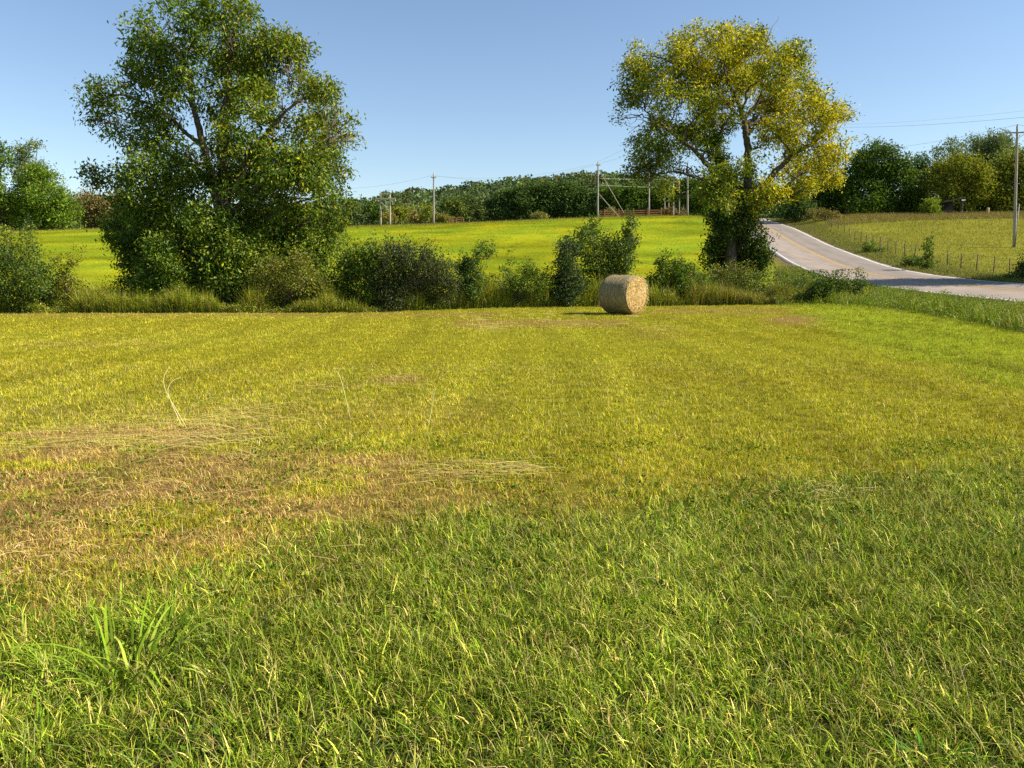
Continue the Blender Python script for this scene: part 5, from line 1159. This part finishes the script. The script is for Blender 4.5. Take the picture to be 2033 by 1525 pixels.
# ================================================================== small things under the right hand trees
def shed():
    Y = 119.; b = at(1882, 428, Y); b[2] = gz1(b[0], b[1])
    root = empty('lean_to_shed', b, 'dark low shed with sloping roof under the olive tree', 'shed')
    MD = noise_mat('dark_boards', (.015, .015, .015), (.035, .033, .03), 4, 4, .9, .2, 20, stretch=(6, 6, .5)); MR = noise_mat('old_roof_sheet', (.012, .012, .012), (.03, .03, .028), 4, 4, .6, .2)
    m = MB(); m.box(b + [-.1, .9, 1.1], (1.25, .05, .85)); m.build('back_wall', MD, root, b)
    m = MB(); m.box(b + [-1.3, .1, 1.05], (.05, .8, .85)); m.build('side_wall', MD, root, b)
    for dx in (-1.25, 1.3):
        m = MB(); m.box(b + [dx, -.8, .95], (.08, .08, 1.0)); m.build('post', MD, root, b)
    s = math.atan(.22); m = MB(); m.box(b + [0, 0, 2.08], (1.75, 1.15, .05), [[math.cos(s), 0, math.sin(s)], [0, 1, 0], [-math.sin(s), 0, math.cos(s)]]); m.build('roof', MR, root, b)
shed()
b = at(1913, 397.5, 120.); g0 = gz1(b[0], b[1]); root = empty('sign_board', (b[0], b[1], g0), 'small white board on a post among the right hand trees', 'board')
m = MB(); m.box(b, (.30, .03, .10)); m.build('board', M_WHITE, root, (b[0], b[1], g0)); m = MB(); m.tube([(b[0], b[1] + .1, g0 - .1), (b[0], b[1] + .1, b[2])], .05, 6); m.build('post', M_POST, root, (b[0], b[1], g0))
b = at(1960, 424, 119.); b[2] = gz1(b[0], b[1]); m = MB()
m.tube([b + [0, 0, -.1], b + [.0, 0, .3], b + [.04, 0, .75], b + [.1, 0, .95]], [.34, .25, .22, .16], 10, wob=.25); o = m.build('tree_stump', noise_mat('cut_wood', (.30, .20, .12), (.46, .33, .2), 5, 5, .9, .4), smooth=True); tag(o, 'tan broken tree stump in the shade under the right hand trees', 'stump')

# ================================================================== wooded hill (reads as one mass)
def woodland():
    r = np.random.default_rng(99); xs = []; 
    X = []; Y = []
    for y in np.arange(215, 500, 8.5):
        for x in np.arange(-.62 * y, .55 * y, 9):
            X.append(x + r.uniform(-3.5, 3.5)); Y.append(y + r.uniform(-3.5, 3.5))
    X = np.array(X); Y = np.array(Y); Z = ground_z(X, Y, False); n = len(X)
    px, py = pix(X, Y, Z + 11)
    k = (py < 452) & (px > -250) & ((px > 640) | (Y > 330) | (px < 300)) & (px < 2300)
    # keep the skyline: crowns below the ridge line of the photo
    X, Y, Z = X[k], Y[k], Z[k]; n = len(X)
    H = r.uniform(8.5, 13.5, n); R_ = r.uniform(3.4, 6.2, n)
    tone = r.uniform(.65, 1.35, n); hue = np.asarray([(.058, .090, .036), (.070, .106, .036), (.048, .076, .036), (.088, .116, .036), (.095, .105, .04)])[r.integers(0, 5, n)] * tone[:, None]  # extra blue in the leaf colours stands in for distance haze
    m = 85; kk = np.repeat(np.arange(n), m)
    d = r.normal(size=(len(kk), 3)); d[:, 2] = np.abs(d[:, 2]) * 1.0 - .5 * (r.random(len(kk)) < .5); d /= np.linalg.norm(d, axis=1)[:, None]
    c = np.stack([X, Y, Z + H - R_ * .95], 1)[kk]
    lump = .72 + .5 * fbm(d * 2.2 + kk[:, None] * 1.7, 2)
    p = c + d * (R_[kk] * lump)[:, None] * np.array([1, 1, 1.05])
    col = hue[kk] * r.uniform(.75, 1.25, (len(kk), 1))
    L = leaf_cards(p, r.uniform(1.0, 2.0, len(kk)), col, .2, .75, 4, d, .6, .3)
    tag(join_mesh('woodland', [L], M_FAR), 'dense green woodland covering the distant hill', 'woodland', kind='stuff')
woodland()

# ================================================================== light, sky, camera
AZ, EL = math.radians(96), math.radians(38)
S = Vector((math.sin(AZ) * math.cos(EL), math.cos(AZ) * math.cos(EL), math.sin(EL)))
L = bpy.data.lights.new('sun', 'SUN'); L.energy = 5.0; L.angle = math.radians(.5); L.color = (1, .905, .755)
lo = bpy.data.objects.new('sun', L); lo.rotation_euler = (-S).to_track_quat('-Z', 'Y').to_euler(); C.objects.link(lo)
w = bpy.data.worlds.new('World'); bpy.context.scene.world = w; w.use_nodes = True
nt = w.node_tree; nt.nodes.clear()
sky = nt.nodes.new('ShaderNodeTexSky'); sky.sky_type = 'NISHITA'; sky.sun_disc = False; sky.sun_elevation = EL; sky.sun_rotation = AZ
sky.air_density = 1.0; sky.dust_density = .35; sky.ozone_density = 2.1; sky.altitude = 200
bg = nt.nodes.new('ShaderNodeBackground'); bg.inputs['Strength'].default_value = .083
ow = nt.nodes.new('ShaderNodeOutputWorld'); nt.links.new(sky.outputs[0], bg.inputs[0]); nt.links.new(bg.outputs[0], ow.inputs[0])
cam = bpy.data.cameras.new('camera'); cam.sensor_fit = 'HORIZONTAL'; cam.sensor_width = 36; cam.lens = 36 * F / 2033; cam.clip_end = 5000; cam.clip_start = .05
co = bpy.data.objects.new('camera', cam); co.location = (0, 0, CAMH); co.rotation_euler = (PI / 2 - PITCH, 0, 0); C.objects.link(co)
sc = bpy.context.scene; sc.camera = co
sc.view_settings.view_transform = 'Standard'; sc.view_settings.look = 'None'; sc.view_settings.exposure = 1.0; sc.view_settings.gamma = 1
sc.render.engine = 'CYCLES'
sc.cycles.use_denoising = False
sc.cycles.max_bounces = 6; sc.cycles.diffuse_bounces = 3; sc.cycles.glossy_bounces = 2; sc.cycles.transmission_bounces = 3; sc.cycles.volume_bounces = 0; sc.cycles.transparent_max_bounces = 4
sc.cycles.caustics_reflective = False; sc.cycles.caustics_refractive = False
